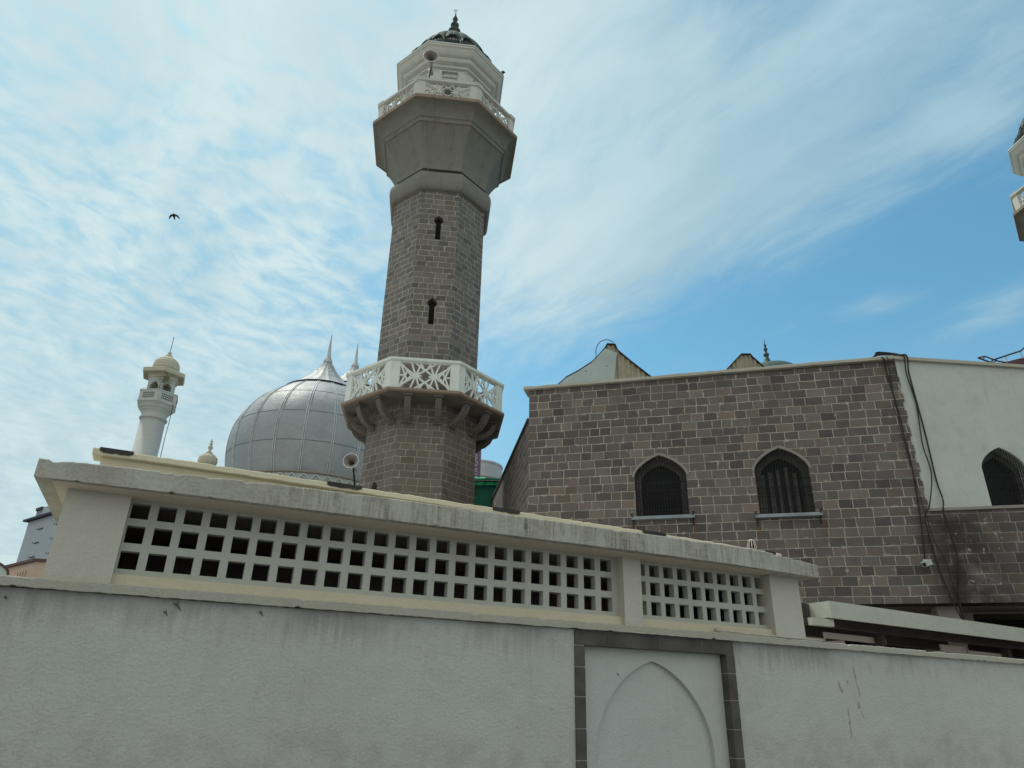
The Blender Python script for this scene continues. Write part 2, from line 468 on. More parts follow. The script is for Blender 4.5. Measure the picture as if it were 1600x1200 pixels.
simple('pipe_white', (0.55, 0.52, 0.45), 0.5, 0, 0.2, 6, 0.0)
simple('leaf_yellow', (0.22, 0.20, 0.06), 0.8, 0, 0.5, 6, 0.0)
simple('lead_grey', (0.48, 0.50, 0.51), 0.5, 0.2, 0.2, 4, 0.1)
simple('asphalt', (0.10, 0.10, 0.10), 0.9, 0, 0.25, 1.0, 0.3, 60)
simple('paving', (0.27, 0.26, 0.24), 0.9, 0, 0.2, 1.0, 0.3, 30)
simple('bounce_paving', (0.42, 0.40, 0.36), 0.9, 0, 0.15, 1.0, 0.2, 30)
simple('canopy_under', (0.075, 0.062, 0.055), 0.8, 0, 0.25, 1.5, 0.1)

# silver-painted dome: sheets, dents and a duller top
m, t, b = principled('silver_paint')
g = t.new('ShaderNodeTexCoord').outputs['Object']
n1 = t.noise(g, 0.9, 5, 0.6)
n2 = t.noise(g, 5.0, 5, 0.7)
val = t.m('ADD', t.m('MULTIPLY', n1, 0.6), t.m('MULTIPLY', n2, 0.4))
t.set(b, 'Base Color', t.ramp(val, [(0.35, (0.27, 0.30, 0.315)), (0.65, (0.37, 0.40, 0.41))]))
b.inputs['Metallic'].default_value = 0.12
t.set(b, 'Roughness', t.ramp(n2, [(0.3, 0.50), (0.7, 0.66)]))
bump(t, b, t.m('ADD', t.noise(g, 1.1, 3), t.m('MULTIPLY', t.noise(g, 9.0, 3), 0.15)), 0.28, 0.22)

# corrugated fibre-cement with lichen
m, t, b = principled('corrugated')
uv = uvvec(t)
u, v, _ = t.xyz(uv)
st = t.new('ShaderNodeMapping', inp={'Vector': uv, 'Scale': (6.0, 0.8, 1)})
n = t.noise(st.outputs[0], 2.0, 5, 0.65)
t.set(b, 'Base Color', t.ramp(n, [(0.3, (0.13, 0.115, 0.07)), (0.45, (0.36, 0.33, 0.235)), (0.7, (0.50, 0.47, 0.36))]))
b.inputs['Roughness'].default_value = 0.9
bump(t, b, t.noise(uv, 20, 4), 0.3, 0.01)

# ------------------------------------------------------------------ mesh helpers
class MB:
    def __init__(self):
        self.v = []; self.f = []; self.mi = []; self.sm = []
        self.M = Matrix.Identity(4)
        self.cur = 0; self.smooth = False

    def add(self, verts, faces):
        o = len(self.v)
        for p in verts:
            self.v.append(self.M @ Vector(p))
        for f in faces:
            self.f.append([i + o for i in f])
            self.mi.append(self.cur); self.sm.append(self.smooth)

    def box(self, x0, x1, y0, y1, z0, z1):
        v = [(x0, y0, z0), (x1, y0, z0), (x1, y1, z0), (x0, y1, z0), (x0, y0, z1), (x1, y0, z1), (x1, y1, z1), (x0, y1, z1)]
        self.add(v, [(0, 3, 2, 1), (4, 5, 6, 7), (0, 1, 5, 4), (1, 2, 6, 5), (2, 3, 7, 6), (3, 0, 4, 7)])

    def prism(self, poly, y0, y1):
        """polygon in x,z (counter-clockwise seen from -y) pushed along y"""
        n = len(poly)
        v = [(x, y0, z) for x, z in poly] + [(x, y1, z) for x, z in poly]
        tri = tessellate_polygon([[Vector((x, z, 0)) for x, z in poly]])
        fs = [tuple(t_) for t_ in tri] + [tuple(i + n for i in reversed(t_)) for t_ in tri]
        fs += [(i, (i + 1) % n + 0, (i + 1) % n + n, i + n) for i in range(n)]
        self.add(v, fs)

    def prism_z(self, poly, z0, z1):
        n = len(poly)
        v = [(x, y, z0) for x, y in poly] + [(x, y, z1) for x, y in poly]
        tri = tessellate_polygon([[Vector((x, y, 0)) for x, y in poly]])
        fs = [tuple(reversed(t_)) for t_ in tri] + [tuple(i + n for i in t_) for t_ in tri]
        fs += [(i, (i + 1) % n, (i + 1) % n + n, i + n) for i in range(n)]
        self.add(v, fs)

    def lathe(self, prof, n=8, phase=22.5, c=(0, 0, 0), cap0=True, cap1=True):
        v = []; f = []
        for r, z in prof:
            for k in range(n):
                a = R(phase + 360.0 * k / n)
                v.append((c[0] + r * cos(a), c[1] + r * sin(a), c[2] + z))
        for i in range(len(prof) - 1):
            for k in range(n):
                k2 = (k + 1) % n
                f.append((i * n + k, i * n + k2, (i + 1) * n + k2, (i + 1) * n + k))
        if cap0:
            f.append(tuple(reversed(range(n))))
        if cap1:
            f.append(tuple((len(prof) - 1) * n + k for k in range(n)))
        self.add(v, f)

    def tube(self, pts, r=0.02, n=6, cap=True):
        pts = [Vector(p) for p in pts]
        rs = r if isinstance(r, (list, tuple)) else [r] * len(pts)
        v = []; f = []
        up = Vector((0.13, 0.21, 1)).normalized()
        for i, p in enumerate(pts):
            d = (pts[min(i + 1, len(pts) - 1)] - pts[max(i - 1, 0)]).normalized()
            a = d.cross(up)
            if a.length < 1e-3:
                a = d.cross(Vector((1, 0, 0)))
            a.normalize(); b_ = d.cross(a)
            for k in range(n):
                q = 2 * pi * k / n
                v.append(p + a * cos(q) * rs[i] + b_ * sin(q) * rs[i])
        for i in range(len(pts) - 1):
            for k in range(n):
                k2 = (k + 1) % n
                f.append((i * n + k, i * n + k2, (i + 1) * n + k2, (i + 1) * n + k))
        if cap:
            f.append(tuple(reversed(range(n)))); f.append(tuple((len(pts) - 1) * n + k for k in range(n)))
        self.add(v, f)

    def bar2(self, x0, z0, x1, z1, w, y0, y1):
        """flat bar in the x,z plane"""
        d = Vector((x1 - x0, z1 - z0)); L = d.length
        if L < 1e-4:
            return
        d /= L; n_ = Vector((-d.y, d.x)) * w / 2
        self.prism([(x0 - n_.x, z0 - n_.y), (x1 - n_.x, z1 - n_.y), (x1 + n_.x, z1 + n_.y), (x0 + n_.x, z0 + n_.y)], y0, y1)

    def holed(self, outer, holes, o, ex, ey, depth, back=None):
        """planar face with openings; reveals go inwards by depth; back: MB for the plane behind"""
        o = Vector(o); ex = Vector(ex).normalized(); ey = Vector(ey).normalized()
        nrm = ex.cross(ey)                      # outward
        loops = [outer] + holes
        allp = [p for l in loops for p in l]
        tri = tessellate_polygon([[Vector((a, b_, 0)) for a, b_ in l] for l in loops])
        P = lambda a, b_, d=0.0: o + ex * a + ey * b_ - nrm * d
        fs = []
        for t_ in tri:
            a, b_, c = [Vector(allp[i]) for i in t_]
            ar = (b_ - a).x * (c - a).y - (b_ - a).y * (c - a).x
            if abs(ar) < 1e-9:
                continue
            fs.append(tuple(t_) if ar > 0 else tuple(reversed(t_)))
        self.add([P(*p) for p in allp], fs)
        for h in holes:
            n = len(h)
            self.add([P(*p) for p in h] + [P(p[0], p[1], depth) for p in h],
                     [(i, (i + 1) % n, (i + 1) % n + n, i + n) for i in range(n)])
            if back is not None:
                back.add([P(p[0], p[1], depth) for p in h], [tuple(range(n))])

    def build(self, name, mat, parent=None, loc=None, rot=None, fix=True):
        me = bpy.data.meshes.new(name)
        me.from_pydata([tuple(p) for p in self.v], [], self.f)
        mats = mat if isinstance(mat, (list, tuple)) else [mat]
        for mm in mats:
            me.materials.append(MATS[mm])
        for p, i, s in zip(me.polygons, self.mi, self.sm):
            p.material_index = min(i, len(mats) - 1); p.use_smooth = s
        me.validate()
        if fix:
            bm = bmesh.new(); bm.from_mesh(me)
            bmesh.ops.remove_doubles(bm, verts=bm.verts, dist=1e-5)
            bmesh.ops.recalc_face_normals(bm, faces=bm.faces)
            bm.to_mesh(me); bm.free()
        uvl = me.uv_layers.new(name='UVMap')
        for p in me.polygons:
            n_ = p.normal
            if abs(n_.z) < 0.85:
                tx = Vector((-n_.y, n_.x, 0)).normalized()
                for li in p.loop_indices:
                    co = me.vertices[me.loops[li].vertex_index].co
                    uvl.data[li].uv = (co.dot(tx), co.z)
            else:
                for li in p.loop_indices:
                    co = me.vertices[me.loops[li].vertex_index].co
                    uvl.data[li].uv = (co.x, co.y)
        ob = bpy.data.objects.new(name, me)
        COL.objects.link(ob)
        if parent:
            ob.parent = parent
        if loc is not None:
            ob.location = loc
        if rot is not None:
            ob.rotation_euler = rot
        return ob

def tag(o, label, cat, group=None, kind=None):
    if label: o['label'] = label
    if cat: o['category'] = cat
    if group: o['group'] = group
    if kind: o['kind'] = kind
    return o

def thing(name, loc, rz, label, cat, group=None):
    o = bpy.data.objects.new(name, None)
    COL.objects.link(o)
    o.location = loc
    o.rotation_euler = (0, 0, rz)
    o.empty_display_size = 0.3
    return tag(o, label, cat, group)

def copy_tree(o, parent=None):
    c = o.copy()
    COL.objects.link(c)
    if parent:
        c.parent = parent
    for ch in list(o.children):
        copy_tree(ch, c)
    return c

def arch(cx, w, zs, h, a=0.65, n=9, z0=None):
    """pointed arch opening outline, counter-clockwise"""
    pts = []
    for i in range(-n, n + 1):
        s = abs(i) / n
        s = sin(s * pi / 2)
        z = zs + h * (a * sqrt(max(0, 1 - s * s)) + (1 - a) * (1 - s))
        pts.append((cx + (1 if i < 0 else -1) * s * w / 2, z))
    # goes right -> left over the top
    if z0 is not None:
        pts = [(cx - w / 2, z0), (cx + w / 2, z0)] + pts
    return pts

# ------------------------------------------------------------------ ground
g = MB(); g.box(-400, 400, -120, 700, -0.3, 0.0)
tag(g.build('ground', 'asphalt'), None, None, kind='structure')

AZ_A = R(24.8)
FA = (-6 * sin(AZ_A), 6 * cos(AZ_A), 0)          # frame of the boundary wall: x along, y behind, z up
pv = MB(); pv.box(-12, 22, -2.2, -0.02, 0.004, 0.13)
o = pv.build('pavement', 'paving', loc=FA, rot=(0, 0, AZ_A)); tag(o, None, None, kind='structure')

cy = MB(); cy.box(-30, 45, 0.33, 45, 0.004, 0.02)  # unseen pale floor added behind the wall to bounce light upward
o = cy.build('courtyard_bounce', 'bounce_paving', loc=FA, rot=(0, 0, AZ_A)); tag(o, None, None, kind='structure')

# ------------------------------------------------------------------ boundary wall with niche
bw = thing('boundary_wall', FA, AZ_A, 'long white plastered boundary wall with rust streaks and a dark stone framed blind niche', 'wall')
WF = 0.05                                             # wall face behind the ledge front
w = MB()
NX0, NX1, NZ = 3.49, 5.36, 2.30                        # outer edge of the stone frame
w.holed([(-12, 0), (22, 0), (22, 2.302), (-12, 2.302)], [[(NX0, 0.001 + 0.2), (NX1, 0.201), (NX1, NZ - 0.003), (NX0, NZ - 0.003)]], (0, WF, 0), (1, 0, 0), (0, 0, 1), 0.10)
w.box(-12, 22, WF + 0.2, WF + 0.25, 0, 2.302)
w.box(-12, -11.9, WF, WF + 0.2, 0, 2.302)
w.box(21.9, 22, WF, WF + 0.2, 0, 2.302)
w.build('wall', 'plaster_wall', bw, fix=False)
# coping ledge with broken arris
def ragged_bar(x0, x1, y0, y1, z0, z1, step=0.05, jt=0.004, jb=0.003, jy=0.003, seed=1, zfun=None, yfun=None, chips=0.0):
    rnd = random.Random(seed)
    mb = MB()
    n = int((x1 - x0) / step)
    v = []; f = []
    chip = 0
    for i in range(n + 1):
        x = x0 + (x1 - x0) * i / n
        dz0, dz1 = (zfun(x) if zfun else (0, 0))
        dy = yfun(x) if yfun else 0
        if chips and rnd.random() < chips:
            chip = rnd.uniform(0.008, 0.02)
        else:
            chip *= 0.5
        jtz = rnd.uniform(-jt, jt) - chip
        bz = rnd.uniform(-jb, jb) + (rnd.uniform(0.006, 0.015) if chips and rnd.random() < chips * 0.5 else 0)
        yy = rnd.uniform(-jy, jy)
        v += [(x, y0 + yy + dy, z0 + bz + dz0), (x, y1, z0 + dz0), (x, y1, z1 + dz1), (x, y0 + 0.006 + yy + dy, z1 + jtz + dz1),
              (x, y0 + yy + dy, z1 - 0.008 + jtz + dz1)]
        if i:
            a = (i - 1) * 5; b_ = i * 5
            for k in range(5):
                k2 = (k + 1) % 5
                f.append((a + k, a + k2, b_ + k2, b_ + k))
    f.append((0, 1, 2, 3, 4)); f.append(tuple(n * 5 + k for k in (4, 3, 2, 1, 0)))
    mb.add(v, f)
    return mb
lz = lambda x: ((-0.0035 * max(0, x - 4), -0.0055 * max(0, x - 5)))
ragged_bar(-12, 22, 0.0, WF + 0.26, 2.306, 2.372, 0.035, 0.003, 0.003, 0.0025, 3, lz, chips=0.06).build('ledge', 'coping_plaster', bw)
# niche frame: lintel and jambs of dark stone, proud 15 mm, recess behind
fr = MB(); y0 = WF - 0.015; y1 = WF + 0.13
segs = [0.2, 0.45, 0.72, 0.98, 1.22, 1.47, 1.73, 1.98, 2.165]
for i in range(len(segs) - 1):
    j = 0.001 * (i % 2)
    fr.box(NX0, NX0 + 0.105, y0 + j, y1, segs[i] + 0.004, segs[i + 1] - 0.004)
    fr.box(NX1 - 0.105, NX1, y0 + 0.001 - j, y1, segs[i] + 0.014, segs[i + 1] + 0.006 if i < 7 else 2.165)
xs = [NX0, 3.84, 4.42, 4.93, NX1]
for i in range(4):
    fr.box(xs[i] + 0.002, xs[i + 1] - 0.002, y0 + 0.0007 * (i % 2), y1, 2.169, 2.296)
fr.build('stone_frame', 'niche_stone', bw)
gr = MB(); gr.box(NX0 + 0.003, NX0 + 0.10, y0 + 0.006, y1 - 0.01, 0.2, 2.168); gr.box(NX1 - 0.10, NX1 - 0.003, y0 + 0.006, y1 - 0.01, 0.2, 2.168)
gr.build('joint_mortar', 'coping_plaster', bw)
nb = MB(); back = MB()
A_ = arch(4.415, 1.335, 1.25, 0.82, 0.8, 16, 0.21)
nb.holed([(NX0 + 0.1, 0.2), (NX1 - 0.1, 0.2), (NX1 - 0.1, 2.18), (NX0 + 0.1, 2.18)], [A_], (0, WF + 0.085, 0), (1, 0, 0), (0, 0, 1), 0.045, back)
nb.build('niche_panel', 'plaster_niche', bw, fix=False)
back.build('niche_arch_recess', 'plaster_niche', bw, fix=False)
# small debris stuck to the plaster
for (x, z, s_) in ((0.088, 2.262, 0.035), (0.02, 2.205, 0.02), (-0.994, 2.235, 0.012), (0.69, 2.25, 0.022), (3.95, 1.93, 0.016)):
    d = MB()
    d.tube([(x - s_ * 0.8, WF - 0.004, z + s_ * 0.3), (x, WF - 0.012, z), (x + s_, WF - 0.004, z - s_ * 1.1)], [0.003, 0.006, 0.002], 5)
    d.tube([(x, WF - 0.01, z), (x + s_ * 0.1, WF - 0.004, z + s_ * 0.9)], [0.004, 0.002], 5)
    d.build('dried_stub', 'niche_stone', bw)

# pipe lying on the ledge
pp = MB(); pp.smooth = True
pp.tube([(5.16, 0.02, 2.394), (5.6, 0.024, 2.386), (6.1, 0.022, 2.380), (6.62, 0.03, 2.376)], 0.011, 8)
pp.tube([(5.13, 0.02, 2.395), (5.19, 0.02, 2.394)], 0.018, 8)
tag(pp.build('water_pipe', 'pipe_white', loc=FA, rot=(0, 0, AZ_A)), 'thin cream water pipe lying along the wall ledge near its right end', 'pipe')

# ------------------------------------------------------------------ block behind the wall: pillars, pierced screens, slab roof
wb = thing('screen_block', FA, AZ_A, 'low cream block on the wall with pierced square grille screens under a rough concrete slab', 'building')
PW = 0.03
def pillar(x0, x1, lean=0):
    p = MB(); p.box(x0, x1, PW, PW + 0.30, 2.36, 3.037)
    return p.build('pillar', 'plaster_pillar', wb)
pillar(-0.815, -0.385); pillar(4.05, 4.262); pillar(5.965, 6.385)
def screen(x0, x1, starts, hw, sill_x):
    sc = MB()
    holes = []
    for s_ in starts:
        for (a, b_) in ((2.503, 2.636), (2.697, 2.830), (2.885, 3.004)):
            q = max(s_, x0 + 0.004)
            holes.append([(q, a), (s_ + hw, a), (s_ + hw, b_), (q, b_)])
    sc.holed([(x0, 2.36), (x1, 2.36), (x1, 3.036), (x0, 3.036)], holes, (0, 0.15, 0), (1, 0, 0), (0, 0, 1), 0.085)
    sc.build('vent_screen', 'screen_paint', wb, fix=False)
    si = MB(); si.box(sill_x[0], sill_x[1], 0.085, 0.149, 2.36, 2.455)
    si.build('screen_sill', 'plaster_cream', wb)
screen(-0.42, 4.06, [-0.376 + 0.1925 * k for k in range(23)], 0.130, (-0.385, 4.05))
screen(4.25, 6.02, [4.275 + 0.176 * k for k in range(10)], 0.122, (4.262, 5.965))
# interior: floor, back wall with openings, ends
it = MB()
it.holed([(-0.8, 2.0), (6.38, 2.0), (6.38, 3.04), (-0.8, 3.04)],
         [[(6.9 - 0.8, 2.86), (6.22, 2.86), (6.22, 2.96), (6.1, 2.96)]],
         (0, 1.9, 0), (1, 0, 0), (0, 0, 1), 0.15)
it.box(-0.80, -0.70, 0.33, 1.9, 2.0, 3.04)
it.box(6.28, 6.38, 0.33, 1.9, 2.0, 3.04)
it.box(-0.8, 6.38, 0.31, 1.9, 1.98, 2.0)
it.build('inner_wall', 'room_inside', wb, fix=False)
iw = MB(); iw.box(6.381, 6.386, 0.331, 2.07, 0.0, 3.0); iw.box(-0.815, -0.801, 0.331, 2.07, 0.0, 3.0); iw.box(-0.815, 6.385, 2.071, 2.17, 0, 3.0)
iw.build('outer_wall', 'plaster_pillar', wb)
# slab
def slabz(x):
    e = 0.0
    if x < 1.6: e = -0.050 * ((1.6 - x) / 2.6) ** 1.3
    if x > 5.6: e = -0.060 * ((x - 5.6) / 0.9) ** 1.5
    b_ = -0.006 * max(0, x - 4)
    return (b_, e)
def slaby(x):
    return 0.03 * max(0, (0.2 - x) / 1.2) + 0.08 * max(0, (x - 5.2) / 1.3) - 0.018 * sin((x - 0.5) / 3.0)
ragged_bar(-1.015, 6.545, -0.20, 1.9, 3.038, 3.222, 0.03, 0.0018, 0.0015, 0.0022, 11, slabz, slaby, chips=0.05).build('roof_slab', ['slab_concrete'], wb)
sf = MB(); sf.box(-0.90, 6.38, -0.13, 1.8, 3.026, 3.0395)
sf.build('slab_soffit', 'plaster_soffit', wb)
# upstand parapet on the slab
def upz(x):
    return (0.0, -0.0105 * max(0, x) - 0.006 * max(0, x - 4.5) ** 2)
up = ragged_bar(-0.68, 6.30, 0.262, 0.36, 3.15, 3.366, 0.1, 0.001, 0, 0.001, 5, lambda x: (0, upz(x)[1]))
upo = up.build('parapet', 'plaster_cream', wb)
cp = ragged_bar(-0.745, 6.37, 0.20, 0.42, 3.366, 3.412, 0.06, 0.004, 0.002, 0.004, 9, lambda x: (upz(x)[1], upz(x)[1]))
cpo = cp.build('parapet_coping', 'plaster_cream', upo)
for (a, b_) in ((-0.70, -0.46), (1.09, 1.40), (2.69, 2.98), (4.43, 4.73), (6.12, 6.27)):
    pt = MB()
    rnd = random.Random(int(a * 100))
    n = 8; v = []; f = []
    for i in range(n + 1):
        x = a + (b_ - a) * i / n; e = upz(x)[1]
        lo = 3.380 + rnd.uniform(-0.004, 0.006)
        if i == 0 or i == n: lo += 0.012
        v += [(x, 0.190, lo + e), (x, 0.190, 3.421 + e), (x, 0.43, 3.422 + e), (x, 0.43, 3.417 + e), (x, 0.198, 3.415 + e), (x, 0.196, lo + e)]
        if i:
            p_ = (i - 1) * 6; q = i * 6
            for k in range(6):
                f.append((p_ + k, p_ + (k + 1) % 6, q + (k + 1) % 6, q + k))
    f.append((0, 1, 2, 3, 4, 5)); f.append(tuple(n * 6 + k for k in (5, 4, 3, 2, 1, 0)))
    pt.add(v, f)
    pt.build('bitumen_patch', 'bitumen', cpo)

# ribbed vent cap standing on the slab behind the parapet
vc = thing('vent_cap', tuple(Matrix.Rotation(AZ_A, 4, 'Z') @ Vector((6.33, 6.62, 0)) + Vector((0, 0, 3.19))), 0,
           'small ribbed cream vent cap poking above the slab roof near its right end', 'vent')
q = MB(); q.lathe([(0.022, 0), (0.022, 0.24)], 10); q.build('stem', 'pipe_white', vc)
q = MB(); q.smooth = True
q.lathe([(0.045, 0.238), (0.055, 0.25), (0.045, 0.262)], 14); q.build('collar', 'pipe_white', vc)
for k in range(10):
    a = 2 * pi * k / 10
    q = MB(); q.tube([(0.048 * cos(a), 0.048 * sin(a), 0.255), (0.054 * cos(a), 0.054 * sin(a), 0.29), (0.036 * cos(a), 0.036 * sin(a), 0.36)], 0.006, 5)
    q.build('rib', 'pipe_white', vc)
q = MB(); q.lathe([(0.030, 0.25), (0.034, 0.3), (0.022, 0.36)], 10); q.build('core', 'dark_inside', vc)
q = MB(); q.smooth = True
q.lathe([(0.040, 0.355), (0.042, 0.366), (0.020, 0.376), (0.002, 0.38)], 14); q.build('lid', 'pipe_white', vc)

# ------------------------------------------------------------------ octagonal minaret
MC = (-2.64, 19.95, 0)
def clipseg(x0, z0, x1, z1, X, Z):
    t0, t1 = 0.0, 1.0
    dx_, dz_ = x1 - x0, z1 - z0
    for p_, q_ in ((-dx_, x0 + X), (dx_, X - x0), (-dz_, z0 + Z), (dz_, Z - z0)):
        if abs(p_) < 1e-9:
            if q_ < 0: return None
        else:
            r_ = q_ / p_
            if p_ < 0: t0 = max(t0, r_)
            else: t1 = min(t1, r_)
    if t0 >= t1: return None
    return (x0 + t0 * dx_, z0 + t0 * dz_, x0 + t1 * dx_, z0 + t1 * dz_)

def lattice(Wd, Hh, zc, yc, wbar=0.052):
    """pierced strapwork panel: rays from the sides and centre star"""
    mb = MB()
    X, Z = Wd / 2, Hh / 2
    segs = []
    def ray(cx, cz, ang, L=3.0, both=True):
        a = R(ang)
        segs.append((cx - (L * cos(a) if both else 0), cz - (L * sin(a) if both else 0), cx + L * cos(a), cz + L * sin(a)))
    for s in (-1, 1):
        ray(s * 0.36 * X, 0, 36); ray(s * 0.36 * X, 0, -36)
        ray(s * 0.36 * X, 0, 71); ray(s * 0.36 * X, 0, -71)
        segs.append((s * 0.14 * X, 0, s * 0.58 * X, 0))
        segs.append((s * X, 0.96 * Z, s * 0.50 * X, -0.05 * Z)); segs.append((s * X, -0.96 * Z, s * 0.50 * X, 0.05 * Z))
        segs.append((s * X, 0.96 * Z, s * 0.70 * X, -0.30 * Z)); segs.append((s * X, -0.96 * Z, s * 0.70 * X, 0.30 * Z))
        segs.append((s * X, 0, s * 0.80 * X, 0))
        segs.append((s * 0.20 * X, Z, s * 0.03 * X, 0.40 * Z)); segs.append((s * 0.20 * X, -Z, s * 0.03 * X, -0.40 * Z))
    for i, sg in enumerate(segs):
        c = clipseg(*sg, X, Z)
        if c:
            e = 0.0006 * i
            mb.bar2(c[0], zc + c[1], c[2], zc + c[3], wbar, yc - 0.03 + e, yc + 0.03 - e)
    # frame
    fw = 0.035
    mb.box(-X - 0.01, X + 0.01, yc - 0.04, yc + 0.04, zc - Z - 0.02, zc - Z + fw * 0.4)
    mb.box(-X - 0.01, X + 0.01, yc - 0.04, yc + 0.04, zc + Z - fw * 0.4, zc + Z + 0.02)
    mb.box(-X - 0.01, -X + fw * 0.5, yc - 0.0385, yc + 0.0385, zc - Z + fw * 0.4, zc + Z - fw * 0.4)
    mb.box(X - fw * 0.5, X + 0.01, yc - 0.0385, yc + 0.0385, zc - Z + fw * 0.4, zc + Z - fw * 0.4)
    return mb

C8 = cos(pi / 8); S8 = sin(pi / 8)
def balustrade(root, Rv, z0, ztop, post_over=0.0, mat='white_paint', wbar=0.046):
    ap = Rv * C8; half = Rv * S8
    pl = 0.235
    # handrail ring
    hr = MB()
    hr.lathe([(Rv - 0.10, ztop - 0.085), (Rv + 0.035, ztop - 0.085), (Rv + 0.05, ztop - 0.06), (Rv + 0.05, ztop), (Rv - 0.12, ztop), (Rv - 0.10, ztop - 0.085)], 8, 22.5, cap0=False, cap1=False)
    hr.build('handrail', mat, root)
    pb = MB()
    a1 = R(22.5)
    def ringpt(r_, a): return (r_ * cos(a), r_ * sin(a))
    vx, vy = ringpt(Rv, 0)
    # vertex at local angle 0; faces at +-22.5 normals
    def along(r_, s, d):
        x, y = r_, 0.0
        # direction of the side on +y side: perpendicular to normal (cos22.5, sin22.5)
        tx, ty = -sin(a1), cos(a1)
        return (x + tx * d, (y + ty * d) * s)
    outer = [along(Rv, -1, pl), (Rv, 0), along(Rv, 1, pl)]
    inner = [along(Rv - 0.13, 1, pl - 0.05), (Rv - 0.13, 0), along(Rv - 0.13, -1, pl - 0.05)]
    pb.prism_z(outer + inner, z0, ztop - 0.084)
    if post_over:
        o2 = [along(Rv + 0.055, -1, pl + 0.03), (Rv + 0.06, 0), along(Rv + 0.055, 1, pl + 0.03)]
        i2 = [along(Rv - 0.16, 1, pl), (Rv - 0.16, 0), along(Rv - 0.16, -1, pl)]
        pb.prism_z(o2 + i2, ztop + 0.002, ztop + post_over)
    first = None
    for k in range(8):
        if first is None:
            first = pb.build('balustrade_post', mat, root, rot=(0, 0, R(22.5)))
        else:
            c = first.copy(); COL.objects.link(c); c.parent = root; c.rotation_euler = (0, 0, R(22.5 + 45 * k))
    Wd = 2 * half - 2 * pl; Hh = ztop - 0.085 - z0 - 0.04
    lp = lattice(Wd, Hh, (z0 + ztop - 0.085) / 2, -(ap - 0.06), wbar)
    first = None
    for k in range(8):
        if first is None:
            first = lp.build('lattice_panel', mat, root)
        else:
            c = first.copy(); COL.objects.link(c); c.parent = root; c.rotation_euler = (0, 0, R(45 * k))

mi = thing('octagonal_minaret', MC, R(6.1), 'tall octagonal grey stone minaret in the middle with white lattice balconies and green dome', 'minaret', 'octagonal stone minarets of the mosque')

def keyhole(cx, zb, zt, w_, bw_):
    pts = [(cx - w_ / 2, zb), (cx + w_ / 2, zb)]
    zc = zt - bw_ * 0.62
    pts.append((cx + w_ / 2, zc - bw_ * 0.42))
    for k in range(0, 9):
        a = R(-50 + (140 / 8) * k)
        r_ = bw_ / 2
        pts.append((cx + r_ * cos(a), zc + r_ * sin(a) + (0.035 if k == 8 else 0)))
    for k in range(7, -1, -1):
        a = R(-50 + (140 / 8) * k)
        r_ = bw_ / 2
        pts.append((cx - r_ * cos(a), zc + r_ * sin(a)))
    pts.append((cx - w_ / 2, zc - bw_ * 0.42))
    return pts

def oct_shaft(prof, holes_by_face, name, mat, depth=0.28):
    """prof: two (R,z); holes_by_face: {k: [outline in (s, z-ish)]} ; face k has normal angle -90+45k"""
    sh = MB(); bks = []
    (r0, z0), (r1, z1) = prof
    for k in range(8):
        an = R(-90 + 45 * k)
        nx, ny = cos(an), sin(an)
        ex = Vector((-ny, nx, 0))
        o_ = Vector((nx * r0 * C8, ny * r0 * C8, z0))
        top = Vector((nx * r1 * C8, ny * r1 * C8, z1))
        ey = (top - o_); L = ey.length; ey.normalize()
        outer = [(-r0 * S8, 0), (r0 * S8, 0), (r1 * S8, L), (-r1 * S8, L)]
        hs = [[(a, b_ - z0) for a, b_ in h] for h in holes_by_face.get(k, [])]
        sh.holed(outer, hs, o_, ex, ey, depth)
        nn_ = ex.cross(ey)
        for h in hs:
            b1 = MB(); b1.add([o_ + ex * a + ey * b_ - nn_ * depth for a, b_ in h], [tuple(range(len(h)))]); bks.append(b1)
    ob = sh.build(name, mat, mi, fix=False)
    return ob, bks

low, bk = oct_shaft([(1.86, 0), (1.685, 9.42)], {7: [[(-0.06 + x_, z_) for x_, z_ in arch(0, 0.27, 7.02, 0.19, 0.55, 6, 6.72)]]}, 'lower_shaft', 'stone_minaret')
for b1 in bk: b1.build('arrow_slit', 'dark_inside', low, fix=False)
slits = [keyhole(0.02, 11.98, 12.90, 0.165, 0.30), keyhole(0.02, 15.04, 15.96, 0.165, 0.30)]
upS, bk = oct_shaft([(1.63, 9.5), (1.63, 16.95)], {0: slits, 4: slits}, 'upper_shaft', 'stone_minaret', 0.22)
for b1 in bk: b1.build('slit_recess', 'dark_inside', upS, fix=False)
for z0, z1 in ((11.98, 12.75), (15.04, 15.82)):
    for xx in (-0.035, 0.02, 0.075):
        q = MB(); q.tube([(xx, -1.63 * C8 + 0.10, z0), (xx, -1.63 * C8 + 0.10, z1)], 0.010, 6)
        for zz_ in (z0 + 0.2, z0 + 0.42, z0 + 0.6):
            if xx == 0.02: q.box(-0.055, 0.10, -1.63 * C8 + 0.095, -1.63 * C8 + 0.105, zz_, zz_ + 0.012)
        q.build('slit_bar', 'iron_black', upS)
# lower balcony
q = MB(); q.lathe([(1.5, 9.40), (2.42, 9.40), (2.50, 9.42), (2.50, 9.425), (2.54, 9.43), (2.54, 9.50), (1.5, 9.50)], 8); q.build('balcony_deck', 'deck_edge', mi)
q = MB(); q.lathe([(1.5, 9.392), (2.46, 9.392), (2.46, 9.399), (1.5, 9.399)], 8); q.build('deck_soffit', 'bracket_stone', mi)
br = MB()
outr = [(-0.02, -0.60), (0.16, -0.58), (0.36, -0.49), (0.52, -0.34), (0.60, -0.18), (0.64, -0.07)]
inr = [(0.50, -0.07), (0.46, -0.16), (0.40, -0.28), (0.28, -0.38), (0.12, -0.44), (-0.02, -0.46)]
band = [(x_, 9.40 + z_) for x_, z_ in outr + inr]
